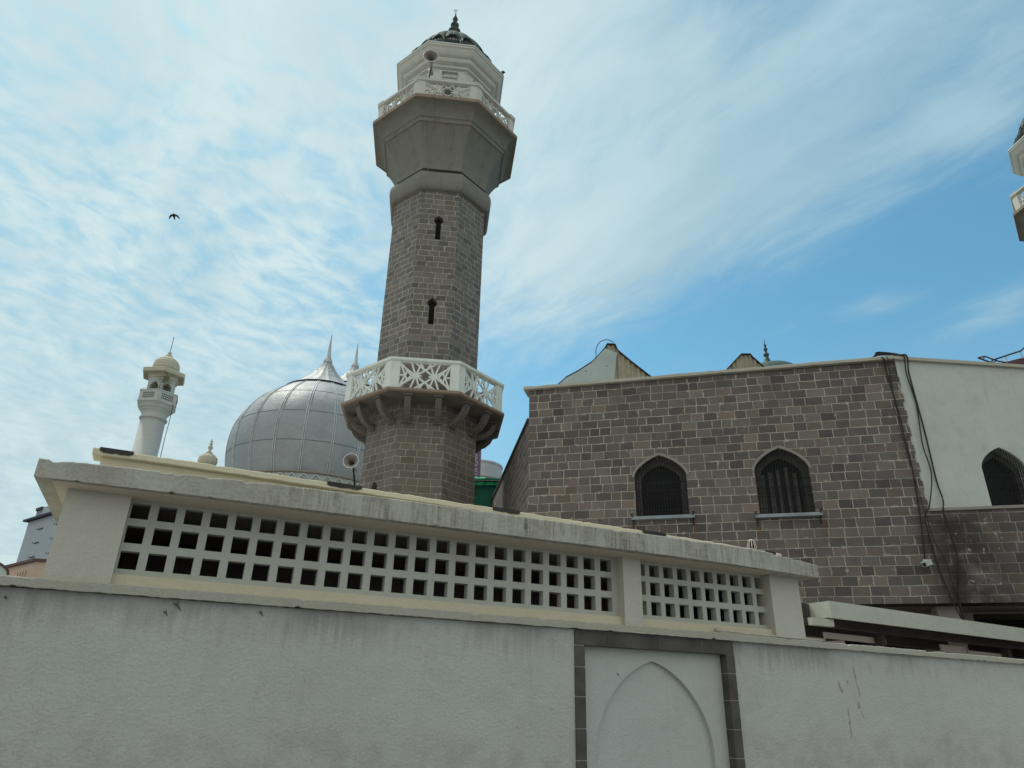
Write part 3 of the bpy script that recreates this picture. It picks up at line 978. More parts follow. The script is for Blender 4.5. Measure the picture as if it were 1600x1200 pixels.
# profile lives in (radial, z); thickness across
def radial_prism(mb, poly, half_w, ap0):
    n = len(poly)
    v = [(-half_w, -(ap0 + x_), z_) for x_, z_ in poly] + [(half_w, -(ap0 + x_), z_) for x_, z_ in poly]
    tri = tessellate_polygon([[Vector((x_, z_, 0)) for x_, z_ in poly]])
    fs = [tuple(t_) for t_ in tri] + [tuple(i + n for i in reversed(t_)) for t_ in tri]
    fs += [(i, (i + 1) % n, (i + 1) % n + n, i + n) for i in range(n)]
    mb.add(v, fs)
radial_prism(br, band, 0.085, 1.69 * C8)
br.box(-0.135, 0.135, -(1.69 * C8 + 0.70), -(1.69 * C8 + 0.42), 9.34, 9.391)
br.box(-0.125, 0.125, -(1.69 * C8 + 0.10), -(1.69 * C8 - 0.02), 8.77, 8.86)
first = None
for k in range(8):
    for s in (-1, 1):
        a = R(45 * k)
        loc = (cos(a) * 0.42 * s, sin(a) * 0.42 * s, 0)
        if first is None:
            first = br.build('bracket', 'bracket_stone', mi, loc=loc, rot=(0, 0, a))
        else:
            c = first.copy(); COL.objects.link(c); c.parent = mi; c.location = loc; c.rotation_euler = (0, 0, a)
balustrade(mi, 2.46, 9.503, 10.43)
# torus moulding and flared corbel
q = MB(); tor = [(1.60, 16.90)]
for k in range(0, 11):
    a = R(-90 + 18 * k)
    tor.append((1.66 + 0.19 * max(0.0, cos(a)) ** 0.7, 17.29 + 0.37 * sin(a)))
tor += [(1.56, 17.675), (1.50, 17.68)]
q.lathe(tor, 8); q.build('torus_moulding', 'corbel_plaster', mi)
q = MB(); fl = [(1.50, 17.681), (1.50, 17.84), (1.64, 17.84), (1.64, 17.86)]
for k in range(0, 11):
    s = k / 10
    fl.append((1.64 + 0.56 * s ** 2.0, 17.86 + 1.50 * s))
fl += [(2.24, 19.36), (2.25, 19.50), (2.28, 19.52)]
for k in range(0, 9):
    a = R(90 * k / 8)
    fl.append((2.68 - 0.38 * cos(a), 19.53 + 0.40 * sin(a) ** 1.0))
fl += [(2.68, 19.95), (1.2, 19.95)]
q.lathe(fl, 8); q.build('flared_corbel', 'corbel_plaster', mi)
q = MB(); q.lathe([(1.3, 19.951), (2.72, 19.951), (2.73, 19.96), (2.73, 20.08), (2.70, 20.09), (1.3, 20.09)], 8); q.build('upper_deck', 'deck_edge', mi)
balustrade(mi, 2.58, 20.092, 20.90, 0.05, 'lantern_paint', 0.034)
# lantern
q = MB(); q.lathe([(1.46, 20.092), (1.46, 22.50)], 8); lan = q.build('lantern', 'lantern_paint', mi)
pil = MB()
pil.prism_z([(1.40, 0), (1.40 + 0.0, -0.26), (1.47, -0.30), (1.53, -0.02), (1.545, 0), (1.53, 0.02), (1.47, 0.30), (1.40, 0.26)], 20.095, 22.40)
for k in range(8):
    pil.build('pilaster', 'lantern_paint', lan, rot=(0, 0, R(22.5 + 45 * k))) if k == 0 else None
pf = [c for c in lan.children if c.name.startswith('pilaster')][0]
for k in range(1, 8):
    c = pf.copy(); COL.objects.link(c); c.parent = lan; c.rotation_euler = (0, 0, R(22.5 + 45 * k))
# arched panels on lantern faces
ap = 1.46 * C8
pn = MB()
pn.box(-0.30, 0.30, -ap - 0.05, -ap - 0.001, 22.18, 22.24)
pn.box(-0.30, -0.25, -ap - 0.045, -ap - 0.001, 20.3, 22.18); pn.box(0.25, 0.30, -ap - 0.045, -ap - 0.001, 20.3, 22.18)
A1 = arch(0, 0.40, 21.72, 0.28, 0.75, 8)
for i in range(len(A1) - 1):
    pn.bar2(A1[i][0], A1[i][1], A1[i + 1][0], A1[i + 1][1], 0.05, -ap - 0.05, -ap - 0.001)
op = MB(); op.prism([(x_, z_) for x_, z_ in arch(0, 0.33, 21.68, 0.25, 0.75, 8, 20.3)], -ap - 0.012, -ap + 0.05)
f1 = pn.build('arch_panel', 'lantern_paint', lan); f2 = op.build('arch_opening', 'window_frame_paint', lan)
for k in range(1, 8):
    for ff in (f1, f2):
        c = ff.copy(); COL.objects.link(c); c.parent = lan; c.rotation_euler = (0, 0, R(45 * k))
# cornice in steps
q = MB()
q.lathe([(1.44, 22.40), (1.56, 22.40), (1.56, 22.46), (1.66, 22.50), (1.66, 22.60), (1.70, 22.61), (1.80, 22.66), (1.84, 22.74), (1.84, 22.80),
         (1.90, 22.82), (1.96, 22.86), (2.03, 22.96), (2.08, 23.06), (2.12, 23.08), (2.12, 23.17), (1.2, 23.19)], 8)
cor = q.build('cornice', 'lantern_paint', mi)
q = MB(); q.lathe([(1.2, 23.171), (2.155, 23.171), (2.155, 23.21), (1.0, 23.22)], 8); q.build('cornice_cap', 'white_paint', cor)
# melon dome with hooded dark panels
def melon(root, c, R0, H, lobes=16, nl=18, nz=56, hood=0.42, mats=('green_copper', 'green_slate'), name='dome'):
    mb = MB(); mb.smooth = False
    NT_ = lobes * nl
    v = []; vm = []
    prof = []
    for i in range(nz + 1):
        s = i / nz
        r_ = R0 * (1.0 + 0.10 * sin(min(1, s / 0.35) * pi)) * cos(s * pi / 2) ** 0.66 if s < 1 else 0.0
        prof.append((max(r_, 0.06), s * H))
    for (r_, z_) in prof:
        for k in range(NT_):
            tt = (k % nl) / nl * 2 - 1
            th = 2 * pi * k / NT_ + R(11.25)
            lobe = 1 + 0.050 * sqrt(max(0, 1 - tt * tt)) - 0.02 * (abs(tt) < 0.01)
            arc = hood * H * (0.35 + 0.65 * sqrt(max(0, 1 - (tt / 0.86) ** 2))) if abs(tt) < 0.86 else -1
            rr = r_ * lobe
            inside = z_ < arc
            if inside:
                rr -= 0.07 * R0 - 0.012 * R0 * (k % 2)
            v.append((rr * cos(th), rr * sin(th), z_)); vm.append(1 if inside else 0)
    mb.M = Matrix.Translation(c)
    f0 = []; f1_ = []
    for i in range(nz):
        for k in range(NT_):
            k2 = (k + 1) % NT_
            q_ = (i * NT_ + k, i * NT_ + k2, (i + 1) * NT_ + k2, (i + 1) * NT_ + k)
            (f1_ if sum(vm[j] for j in q_) >= 3 else f0).append(q_)
    o_ = len(mb.v)
    mb.cur = 0; mb.add(v, f0)
    mb.cur = 1
    for f_ in f1_:
        mb.f.append([i + o_ for i in f_]); mb.mi.append(1); mb.sm.append(False)
    return mb.build(name, list(mats), root)
dm = melon(mi, (0, 0, 23.22), 1.62, 2.62)
q = MB(); q.smooth = True
fin = [(0.24, 25.70), (0.18, 25.86), (0.13, 25.98), (0.13, 26.08), (0.24, 26.15), (0.25, 26.23), (0.16, 26.32), (0.06, 26.38), (0.07, 26.44), (0.16, 26.52), (0.17, 26.60), (0.08, 26.70),
       (0.045, 26.76), (0.07, 26.82), (0.11, 26.92), (0.06, 27.06), (0.03, 27.16), (0.015, 27.3), (0.008, 27.5)]
q.lathe(fin, 16)
fo = q.build('finial', 'green_copper', dm)
q = MB(); cr = []
for k in range(13):
    a = R(-60 + 300 * k / 12 + 30)
    cr.append((0.07 * cos(a), 0, 27.42 + 0.07 * sin(a)))
q.tube(cr, [0.004 + 0.008 * sin(pi * k / 12) for k in range(13)], 5)
q.build('crescent', 'green_copper', fo)
# rust-brown stubs on the deck edge are part of the shaft; conduit down the corbel
q = MB(); q.tube([(-0.45, -2.56, 20.0), (-0.47, -2.50, 19.93), (-0.46, -2.1, 19.45), (-0.46, -1.6, 18.1), (-0.46, -1.72, 17.3)], 0.008, 5); q.build('conduit', 'corbel_plaster', mi)

mi2 = copy_tree(mi)
mi2.location = (22.45, 21.97, 0)
mi2['label'] = 'far right octagonal minaret cut by the picture edge, only cornice and lattice balcony corner showing'

# ------------------------------------------------------------------ horn loudspeakers
def horn(loc, aim, size, label, stem=None):
    t_ = thing('horn_loudspeaker', loc, 0, label, 'loudspeaker', 'horn loudspeakers of the mosque')
    aim = Vector(aim).normalized()
    M = aim.to_track_quat('Z', 'Y').to_matrix().to_4x4()
    q = MB(); q.smooth = True; q.M = M
    s = size
    out = [(0.09, -1.15), (0.10, -1.1), (0.11, -0.95), (0.13, -0.7), (0.18, -0.45), (0.27, -0.22), (0.38, -0.07), (0.47, 0.0), (0.50, 0.0)]
    inn = [(0.50, 0.012), (0.46, 0.012), (0.36, -0.06), (0.25, -0.21), (0.16, -0.44), (0.11, -0.7), (0.09, -0.9)]
    q.lathe([(r_ * s, z_ * s) for r_, z_ in out], 28, 0, cap1=False)
    ho = q.build('bell', 'horn_grey', t_)
    q = MB(); q.smooth = True; q.M = M
    q.lathe([(r_ * s, z_ * s) for r_, z_ in inn], 28, 0, cap0=False); q.build('bell_inside', 'horn_dark', ho, fix=False)
    q = MB(); q.M = M
    q.lathe([(0.505 * s, -0.012 * s), (0.52 * s, 0.0), (0.505 * s, 0.02 * s), (0.485 * s, 0.02 * s)], 28, 0, cap0=False, cap1=False); q.build('rim', 'sign_white', ho, fix=False)
    q = MB(); q.M = M; q.smooth = True
    q.lathe([(0.13 * s, -1.55 * s), (0.17 * s, -1.5 * s), (0.17 * s, -1.2 * s), (0.10 * s, -1.14 * s)], 18, 0); q.build('driver', 'horn_grey', t_)
    if stem:
        q = MB(); q.tube([tuple(aim * (-1.0 * s)), tuple(Vector(stem) - Vector(loc))], 0.025, 8); q.build('mount', 'iron_black', t_)
    return t_
horn((-2.97, 17.02, 21.42), (0.10, -1, -0.02), 0.50, 'horn loudspeaker on the upper lattice balcony of the central minaret', stem=(-3.06, 17.5, 20.92))
horn((-4.20, 17.9, 7.50), (0.02, -1, 0.10), 0.40, 'horn loudspeaker low beside the minaret in front of the silver dome', stem=(-4.1, 18.6, 6.6))
hs = MB(); hs.tube([(-4.1, 18.60, 6.6), (-4.1, 18.6, 0.0)], 0.04, 8); hs.box(-4.25, -3.95, 18.45, 18.75, 0, 0.04)
tag(hs.build('speaker_mast', 'iron_black'), 'slim dark mast carrying the low loudspeaker beside the minaret', 'mast')

# ------------------------------------------------------------------ mosque wing on the right
AZ_B = R(-14.8)
FB = (16 * sin(R(14.8)), 16 * cos(R(14.8)), 0)
mb_ = thing('mosque_wing', FB, AZ_B, 'large grey ashlar mosque wing with arched barred windows and a white painted right part', 'building')
ZT = 8.985
w = MB(); bk = MB()
win = [(-0.667, 1.165, 6.56, 0.50), (1.965, 1.135, 6.56, 0.50)]
sills = [5.62, 5.56]
holes = [arch(c_, w_, zs, h_, 0.62, 12, z0) for (c_, w_, zs, h_), z0 in zip(win, sills)]
KX0, KX1 = -3.77, 4.70
outer = [(KX0, 3.69), (14, 3.69), (14, 5.50)]
# toothed right edge of the stonework
outer.append((KX1 - 0.02, 5.50))
zq = 5.56; k = 0
jag = random.Random(4)
while zq < ZT - 0.05:
    zn = min(zq + 0.2, ZT)
    dxx = 0.035 * (k % 2) + jag.uniform(-0.015, 0.01)
    outer += [(KX1 - dxx, zq + 0.002), (KX1 - dxx, zn - 0.002)]
    zq = zn; k += 1
outer += [(KX0, ZT)]
w.holed(outer, holes, (0, 0, 0), (1, 0, 0), (0, 0, 1), 0.34)
w.add([(KX0, 0, 3.69), (14, 0, 3.69), (14, 0.5, 3.69), (KX0, 0.5, 3.69)], [(0, 3, 2, 1)])
w.build('front_wall', 'stone_building', mb_, fix=False)
# wall thickness behind the parapet top
w = MB(); w.box(KX0, KX1, 0.03, 0.36, 8.3, ZT - 0.002); w.build('parapet_back', 'stone_side', mb_)
# side wall running back on the left
dS = Vector((-0.135, 0.99, 0)).normalized()
dSl = Matrix.Rotation(-AZ_B, 3, 'Z') @ dS
w = MB(); bk2 = MB()
Ls = 22.0
sh = [arch(a_, 1.0, 6.3, 0.5, 0.62, 8, 5.6) for a_ in (-4.6, -9.2, -13.8)]
w.holed([(-Ls, 0), (0, 0), (0, 8.16), (-Ls, 8.16)], sh, (KX0, 0.0, 0), -dSl, (0, 0, 1), 0.3, bk2)
w.build('side_wall', 'stone_side', mb_, fix=False)
bk2.build('side_window', 'dark_inside', mb_, fix=False)
w = MB()
nS = Vector((-dSl.y, dSl.x, 0))
p0 = Vector((KX0, 0.02, 0)); p1 = p0 + dSl * Ls
def quadbox(mb, a, b_, nrm, t0, t1, z0, z1):
    q_ = [a + nrm * t0, b_ + nrm * t0, b_ + nrm * t1, a + nrm * t1]
    v = [(p.x, p.y, z0) for p in q_] + [(p.x, p.y, z1) for p in q_]
    mb.add(v, [(0, 3, 2, 1), (4, 5, 6, 7), (0, 1, 5, 4), (1, 2, 6, 5), (2, 3, 7, 6), (3, 0, 4, 7)])
quadbox(w, p0, p1, nS, -0.35, 0.05, 8.162, 8.24)
w.build('side_coping', 'bitumen', mb_)
# copings on the front
w = ragged_bar(KX0 - 0.13, KX1 - 0.05, -0.10, 0.40, ZT, ZT + 0.075, 0.12, 0.004, 0.003, 0.004, 21, None, None, 0.05)
w.build('roof_coping', 'coping_plaster', mb_)
# upper white wall, turned away to the right
cB, sB = cos(AZ_B), sin(AZ_B)
CO = Matrix.Rotation(-AZ_B, 3, 'Z') @ (Vector((8.70, 14.30, 0)) - Vector(FB))
aC = R(5) - AZ_B
exC = Vector((cos(aC), sin(aC), 0)); nC = Vector((sin(aC), -cos(aC), 0))
w = MB()
h3 = arch(1.90, 1.06, 6.52, 0.50, 0.62, 12, 5.60)
w.holed([(-0.06, 5.4), (9, 5.4), (9, 8.985), (-0.06, 8.985)], [h3], CO, exC, (0, 0, 1), 0.34)
w.build('white_wall', 'plaster_upper', mb_, fix=False)
w = MB(); w.box(KX1 - 0.10, KX1 + 0.06, 0.03, 0.5, 5.562, 8.984); w.build('quoin_return', 'plaster_upper', mb_)
w = MB(); quadbox(w, CO - exC * 0.12, CO + exC * 9, -nC, -0.08, 0.4, 8.986, 9.06); w.build('white_wall_coping', 'coping_plaster', mb_)
w = MB(); w.box(KX1 - 0.03, 14, -0.05, 1.0, 5.502, 5.56)
# ledge top slab widening behind until the white wall
w.add([(14, -0.05, 5.502), (14, 6.0, 5.502), (14, 6.0, 5.56), (14, -0.05, 5.56)], [(0, 1, 2, 3)])
w.prism_z([(KX1, 0.9), (13.9, 0.9), (13.9, 5.5)], 5.503, 5.559)
w.build('string_ledge', 'hood_stone', mb_)

def window(o_, ex, c_, w_, zs, h_, z0, nrm, grp_lit=0.0, depth=0.34):
    """frame, glass and iron grille for an arched opening; o_/ex/nrm define the wall plane (nrm outwards)"""
    M = Matrix((
        (ex.x, -nrm.x, 0, o_.x), (ex.y, -nrm.y, 0, o_.y), (0, 0, 1, 0), (0, 0, 0, 1)))
    root = bpy.data.objects.new('window', None); COL.objects.link(root); root.parent = mb_
    # inner surround: smaller arch at the back
    q = MB(); q.M = M
    outer = arch(c_, w_ + 0.004, zs, h_ + 0.002, 0.62, 12, z0 - 0.001)
    inner = arch(c_, w_ - 0.26, zs - 0.06, h_ - 0.10, 0.66, 12, z0 + 0.02)
    q.holed(outer, [inner], (0, 0.25, 0), (1, 0, 0), (0, 0, 1), 0.11)
    q.build('window_frame', 'window_frame_paint', root, fix=False)
    q = MB(); q.M = M
    q.prism(arch(c_, w_, zs, h_, 0.62, 12, z0), 0.345, 0.36); q.build('pane', 'glass_dark', root)
    q = MB(); q.M = M
    if grp_lit:
        rnd = random.Random(3)
        for k in range(6):
            xx = c_ - w_ / 2 + 0.14 + k * 0.17
            q.box(xx, xx + 0.06 + 0.05 * rnd.random(), 0.325, 0.343, z0 + 0.02, zs + 0.05 * k % 0.2)
        q.build('curtain', 'window_frame_paint', root)
    # grille
    q = MB(); q.M = M
    nb_ = 19
    for k in range(nb_):
        s = (k + 0.5) / nb_ * 2 - 1
        xx = c_ + s * w_ / 2
        ss = abs(s)
        ztop = zs + h_ * (0.62 * sqrt(max(0, 1 - ss * ss)) + 0.38 * (1 - ss))
        yy = 0.04 + 0.0006 * k
        q.tube([(xx, yy, z0 - 0.02), (xx, yy, ztop)], 0.0085, 5)
    for zz_ in (z0 + 0.16, z0 + 0.42, z0 + 0.62, z0 + 0.80):
        q.tube([(c_ - w_ / 2, 0.052, zz_), (c_ + w_ / 2, 0.052, zz_)], 0.008, 5)
    q.build('grille', 'iron_black', root)
    q = MB(); q.M = M
    for k in range(11):
        xx = c_ - w_ / 2 + w_ * (k + 0.5) / 11
        for s in (-1, 1):
            pts = [(xx + s * 0.045 * (1 - j / 9) * cos(R(40 * j)), 0.03, z0 + 0.52 + s * 0.045 + 0.045 * (1 - j / 9) * sin(R(40 * j))) for j in range(9)]
            q.tube(pts, 0.006, 4)
    q.build('scrollwork', 'iron_black', root)
    return root, M
Y_ = Vector((0, -1, 0))
for (c_, w_, zs, h_), z0, lit in zip(win, sills, (0, 1)):
    root, M = window(Vector((0, 0, 0)), Vector((1, 0, 0)), c_, w_, zs, h_, z0, Y_, lit)
    q = MB(); q.M = M
    q.box(c_ - w_ / 2 - 0.10, c_ + w_ / 2 + 0.11, -0.13, 0.02, z0 - 0.075, z0 - 0.005)
    q.build('sill', 'sill_paint', root)
    for s in (-1, 1):
        q = MB(); q.M = M
        xx = c_ + s * (w_ / 2 + 0.07)
        q.tube([(xx, -0.10, z0 - 0.08), (xx, -0.02, z0 - 0.09), (xx, -0.015, z0 - 0.24)], 0.012, 5)
        q.tube([(xx, -0.14, z0 - 0.02), (xx + s * 0.04, -0.12, z0 + 0.05), (xx, -0.05, z0 + 0.07)], 0.014, 5)
        q.build('sill_bracket', 'iron_black', root)
    # worn hood moulding round the head
    q = MB(); q.M = M
    A2 = arch(c_, w_ + 0.06, zs, h_ + 0.035, 0.62, 14)
    for i in range(len(A2) - 1):
        q.bar2(A2[i][0], A2[i][1], A2[i + 1][0], A2[i + 1][1], 0.055, -0.018, 0.01)
    q.build('hood_mould', 'hood_stone', root)
window(CO, exC, 1.90, 1.06, 6.52, 0.50, 5.60, nC)
# roof and body so the wing is solid
q = MB()
kb = p1
ce = CO + exC * 8.9
q.prism_z([(KX0 + 0.1, 0.37), (KX1 + 0.1, 0.40), (ce.x, ce.y + 0.36), (ce.x, 21), (kb.x + 0.3, 21), ], 8.0, 8.1)
q.build('roof', 'roof_dark', mb_)
q = MB(); q.box(3.6, 14, 0.36, 0.42, 3.7, 5.4); q.build('inner_wall', 'dark_inside', mb_)
# ground-floor recess: soffit, back wall, pillar, openings
q = MB(); q.box(KX0 + 0.05, 14, 0.5, 3.2, 3.70, 3.80); q.build('soffit', 'plaster_soffit', mb_)
q = MB()
q.holed([(KX0 + 0.2, 0), (14, 0), (14, 3.699), (KX0 + 0.2, 3.699)],
        [[(3.4, 0.3), (4.55, 0.3), (4.55, 3.62), (2.9, 3.42)], [(5.55, 0.3), (9.5, 0.3), (9.5, 3.68), (5.55, 3.68)]],
        (0, 1.6, 0), (1, 0, 0), (0, 0, 1), 0.2)
q.build('ground_floor_wall', 'plaster_soffit', mb_, fix=False)
q = MB(); q.box(4.60, 5.0, 0.55, 1.0, 0, 3.698); q.build('pillar', 'pink_pillar', mb_)
q = MB(); q.box(1.5, 14, 2.9, 3.0, 0, 3.69); q.build('recess_back', 'dark_inside', mb_)

# ------------------------------------------------------------------ cables and camera on the wing
def B(u_, z_, off=-0.04):
    return Vector(FB) + Matrix.Rotation(AZ_B, 3, 'Z') @ Vector((u_, off, z_))
def Cw(u_, z_, off=0.04):
    e = Vector((cos(R(5)), sin(R(5)), 0)); n_ = Vector((sin(R(5)), -cos(R(5)), 0))
    return Vector((8.70, 14.30, 0)) + e * u_ + n_ * off + Vector((0, 0, z_))
def smoothpath(pts, n=6):
    out = []
    P = [pts[0]] + list(pts) + [pts[-1]]
    for i in range(1, len(P) - 2):
        for j in range(n):
            t_ = j / n
            a, b_, c, d = P[i - 1], P[i], P[i + 1], P[i + 2]
            out.append(0.5 * ((2 * b_) + (c - a) * t_ + (2 * a - 5 * b_ + 4 * c - d) * t_ * t_ + (3 * b_ - a - 3 * c + d) * t_ ** 3))
    out.append(pts[-1])
    return out
def cable(pts, r, label):
    q = MB(); q.smooth = True
    q.tube(smoothpath(pts), r * 0.62, 6)
    tag(q.build('cable', 'cable_black'), label, 'cable', 'black cables hanging down the mosque wing')
cable([B(4.33, 9.09, 0.05), B(4.44, 9.0, -0.13), B(4.47, 8.8), B(4.52, 7.9), B(4.55, 6.9), B(4.55, 6.3), B(4.50, 5.35), B(4.42, 4.55)], 0.022, 'black cable running down the stone to the security camera')
cable([B(4.50, 9.10, 0.1), B(4.53, 9.0, -0.12), B(4.52, 8.37), B(4.50, 7.4), B(4.52, 6.87), B(4.59, 5.7), B(4.62, 5.3), B(4.66, 4.9), B(4.79, 4.44), B(4.83, 3.6), B(4.85, 3.2)], 0.012, 'thin black cable just left of the white painted wall edge')
cable([Cw(0.02, 9.09, 0.02), Cw(0.17, 9.07, 0.12), Cw(0.18, 8.7, 0.05), Cw(0.20, 8.18), Cw(0.235, 7.2), Cw(0.235, 6.2), Cw(0.25, 5.75, 0.08), B(4.93, 5.4, -0.10), B(5.0, 4.62, -0.07), B(4.93, 4.2, -0.1), B(4.86, 3.83), B(4.874, 3.3)], 0.026, 'thickest black cable crossing the white wall and the stone below')
cable([Cw(0.02, 9.08, 0.05), Cw(0.10, 9.05, 0.12), Cw(0.11, 8.6, 0.06), Cw(0.19, 7.9), Cw(0.10, 7.0, 0.06), Cw(0.12, 6.3, 0.09), B(4.70, 5.61, -0.11), B(4.585, 5.4, -0.08), B(4.585, 4.95), B(4.66, 4.13), B(4.82, 3.4)], 0.022, 'looping black cable that crosses the ledge corner between stone and white wall')
q = MB(); q.smooth = True
for k in range(5):
    pts = [B(4.15 + 0.06 * k, 9.07 + 0.012 * k, 0.05 + 0.03 * k), B(4.35, 9.13 + 0.02 * k, 0.0), B(4.62, 9.17 + 0.015 * k, 0.1), Cw(0.0 + 0.03 * k, 9.14 + 0.01 * k, -0.05), Cw(0.17 + 0.015 * k, 9.07, 0.06)]
    q.tube(smoothpath(pts), 0.014, 5)
tag(q.build('cable_bundle', 'cable_black'), 'bundle of black cables looped over the roof coping where stone meets white wall', 'cable bundle')

cc = thing('security_camera', tuple(B(4.43, 4.43, -0.02)), AZ_B, 'white box security camera fixed to the grey stone below the cables', 'camera')
q = MB(); q.M = Matrix.Translation((-0.02, -0.16, 0.0)) @ Matrix.Rotation(R(-42), 4, 'Z') @ Matrix.Rotation(R(18), 4, 'X')
q.box(-0.045, 0.045, -0.14, 0.10, -0.04, 0.04); q.build('housing', 'camera_white', cc)
q = MB(); q.M = Matrix.Translation((-0.02, -0.16, 0.0)) @ Matrix.Rotation(R(-42), 4, 'Z') @ Matrix.Rotation(R(18), 4, 'X')
q.box(-0.055, 0.055, -0.18, 0.09, 0.041, 0.052); q.build('sun_hood', 'camera_white', cc)
q = MB(); q.M = Matrix.Translation((-0.02, -0.16, 0.0)) @ Matrix.Rotation(R(-42), 4, 'Z') @ Matrix.Rotation(R(18), 4, 'X') @ Matrix.Rotation(R(90), 4, 'X')
q.lathe([(0.032, 0.139), (0.032, 0.15)], 14); q.build('lens', 'iron_black', cc)
q = MB(); q.box(-0.05, 0.05, -0.02, 0.02, 0.0, 0.10); q.tube([(0, -0.02, 0.05), (0, -0.10, 0.05), (-0.01, -0.13, 0.0)], 0.015, 6); q.build('bracket', 'camera_white', cc)

# ------------------------------------------------------------------ roof lanterns (corrugated gables) on the wing
def gable(prof, depth, loc, rz, label, patch=None):
    t_ = thing('roof_gable', loc, rz, label, 'roof vent', 'corrugated gables on the mosque wing roof')
    # corrugated front: sample x finely, wave in y
    xs_ = [p[0] for p in prof]; x0_, x1_ = min(xs_), max(xs_)
    def top(x_):
        for (a, za), (b_, zb) in zip(prof, prof[1:]):
            if a <= x_ <= b_ and b_ > a:
                return za + (zb - za) * (x_ - a) / (b_ - a)
        return prof[0][1]
    n = 160; v = []; f = []
    for i in range(n + 1):
        x_ = x0_ + (x1_ - x0_) * i / n
        y_ = 0.022 * sin(2 * pi * x_ / 0.145)
        v += [(x_, y_, 0), (x_, y_, top(x_))]
        if i: f.append(((i - 1) * 2, i * 2, i * 2 + 1, (i - 1) * 2 + 1))
    q = MB(); q.smooth = True; q.add(v, f)
    q.build('corrugated_front', 'corrugated', t_)
    q = MB(); v = []; f = []
    for (x_, z_) in prof:
        v += [(x_, -0.07, z_ + 0.005), (x_, depth, z_ + 0.005), (x_, depth, z_ + 0.035), (x_, -0.07, z_ + 0.035)]
    for i in range(len(prof) - 1):
        a = i * 4; b_ = a + 4
        for k in range(4):
            f.append((a + k, a + (k + 1) % 4, b_ + (k + 1) % 4, b_ + k))
    f.append((0, 1, 2, 3)); e = (len(prof) - 1) * 4; f.append((e + 3, e + 2, e + 1, e))
    q.add(v, f); q.build('roof_sheet', 'roof_dark', t_)
    q = MB(); q.prism([(x_, z_) for x_, z_ in reversed(prof)] + [(x0_, 0.0), (x1_, 0.0)], depth - 0.05, depth - 0.01); q.build('back_wall', 'corrugated', t_)
    if patch:
        q = MB(); q.prism(patch, -0.075, -0.055); pa = q.build('metal_sheet', 'sheet_white', t_)
        for (a, b_) in ((1.42, 2.78 - 0.1), (1.02, 2.25), (0.80, 2.08), (0.72, 2.02), (2.05, 2.86)):
            q = MB(); q.lathe([(0.018, 0), (0.018, 0.01)], 8); q.M = Matrix.Identity(4)
            r_ = q.build('screw', 'iron_black', pa, loc=(a, -0.085, b_), rot=(R(-90), 0, 0))
    return t_
Z0 = 8.1
g1 = [(0.75, 9.75), (1.0, 9.98), (1.41, 10.38), (1.6, 10.57), (1.95, 10.78), (2.38, 11.10), (2.62, 11.38), (2.77, 11.58), (2.84, 11.71), (3.09, 11.70), (3.16, 11.50), (3.55, 11.13), (4.04, 10.70), (4.5, 10.3), (4.9, 9.9)]
g1 = [(x_ - 0.75, z_ - Z0) for x_, z_ in g1]
patch = [(0.27, 1.9), (2.20, 1.9), (2.28, 2.6), (2.37, 3.32), (2.02, 3.46), (1.86, 3.26), (1.62, 2.98), (1.19, 2.66), (0.84, 2.45), (0.65, 2.26)]
gable(g1, 4.5, (0.75, 19.0, Z0), 0, 'larger corrugated roof gable with a pale metal sheet patch above the stone wing', patch)
g2 = [(6.25, 10.9), (6.71, 11.44), (7.22, 11.99), (7.52, 12.0), (7.58, 11.9), (7.84, 11.62), (8.4, 11.1)]
gable([(x_ - 6.25, z_ - Z0) for x_, z_ in g2], 4.5, (6.25, 20.0, Z0), 0, 'small corrugated roof gable peeping over the coping beside the green spire')
q = MB(); q.smooth = True
arc = [Vector((2.50, 18.95, 11.25)), Vector((2.50, 18.95, 11.52)), Vector((2.60, 18.95, 11.75)), Vector((2.78, 18.95, 11.86)), Vector((2.93, 18.95, 11.84)), Vector((3.05, 18.95, 11.78))]
q.tube(smoothpath(arc), 0.012, 6)
tag(q.build('bent_rod', 'steel_brown'), 'thin bent metal rod curving over the left roof gable', 'rod')

# green spire of a small dome behind the wing
gs = thing('green_dome', (10.55, 26, 0), 0, 'small green dome spire just showing above the wing roof line', 'dome')
q = MB(); q.lathe([(1.35, 0), (1.35, 13.3)], 8); q.build('drum', 'stone_side', gs)
q = MB(); q.smooth = True
q.lathe([(1.45, 13.3), (1.55, 13.6), (1.35, 14.1), (0.9, 14.45), (0.42, 14.60), (0.40, 14.66), (0.30, 14.68)], 24, 0); q.build('shell', 'verdigris', gs)
q = MB(); q.smooth = True
q.lathe([(0.24, 14.62), (0.19, 14.72), (0.12, 14.90), (0.09, 15.0), (0.05, 15.04), (0.10, 15.10), (0.12, 15.17), (0.06, 15.25), (0.035, 15.3), (0.08, 15.37), (0.08, 15.43), (0.03, 15.5), (0.06, 15.57), (0.02, 15.66), (0.006, 15.95)], 14, 0)
q.M = Matrix.Identity(4); q.build('finial', 'verdigris', gs, loc=(-0.10, 0, 0))

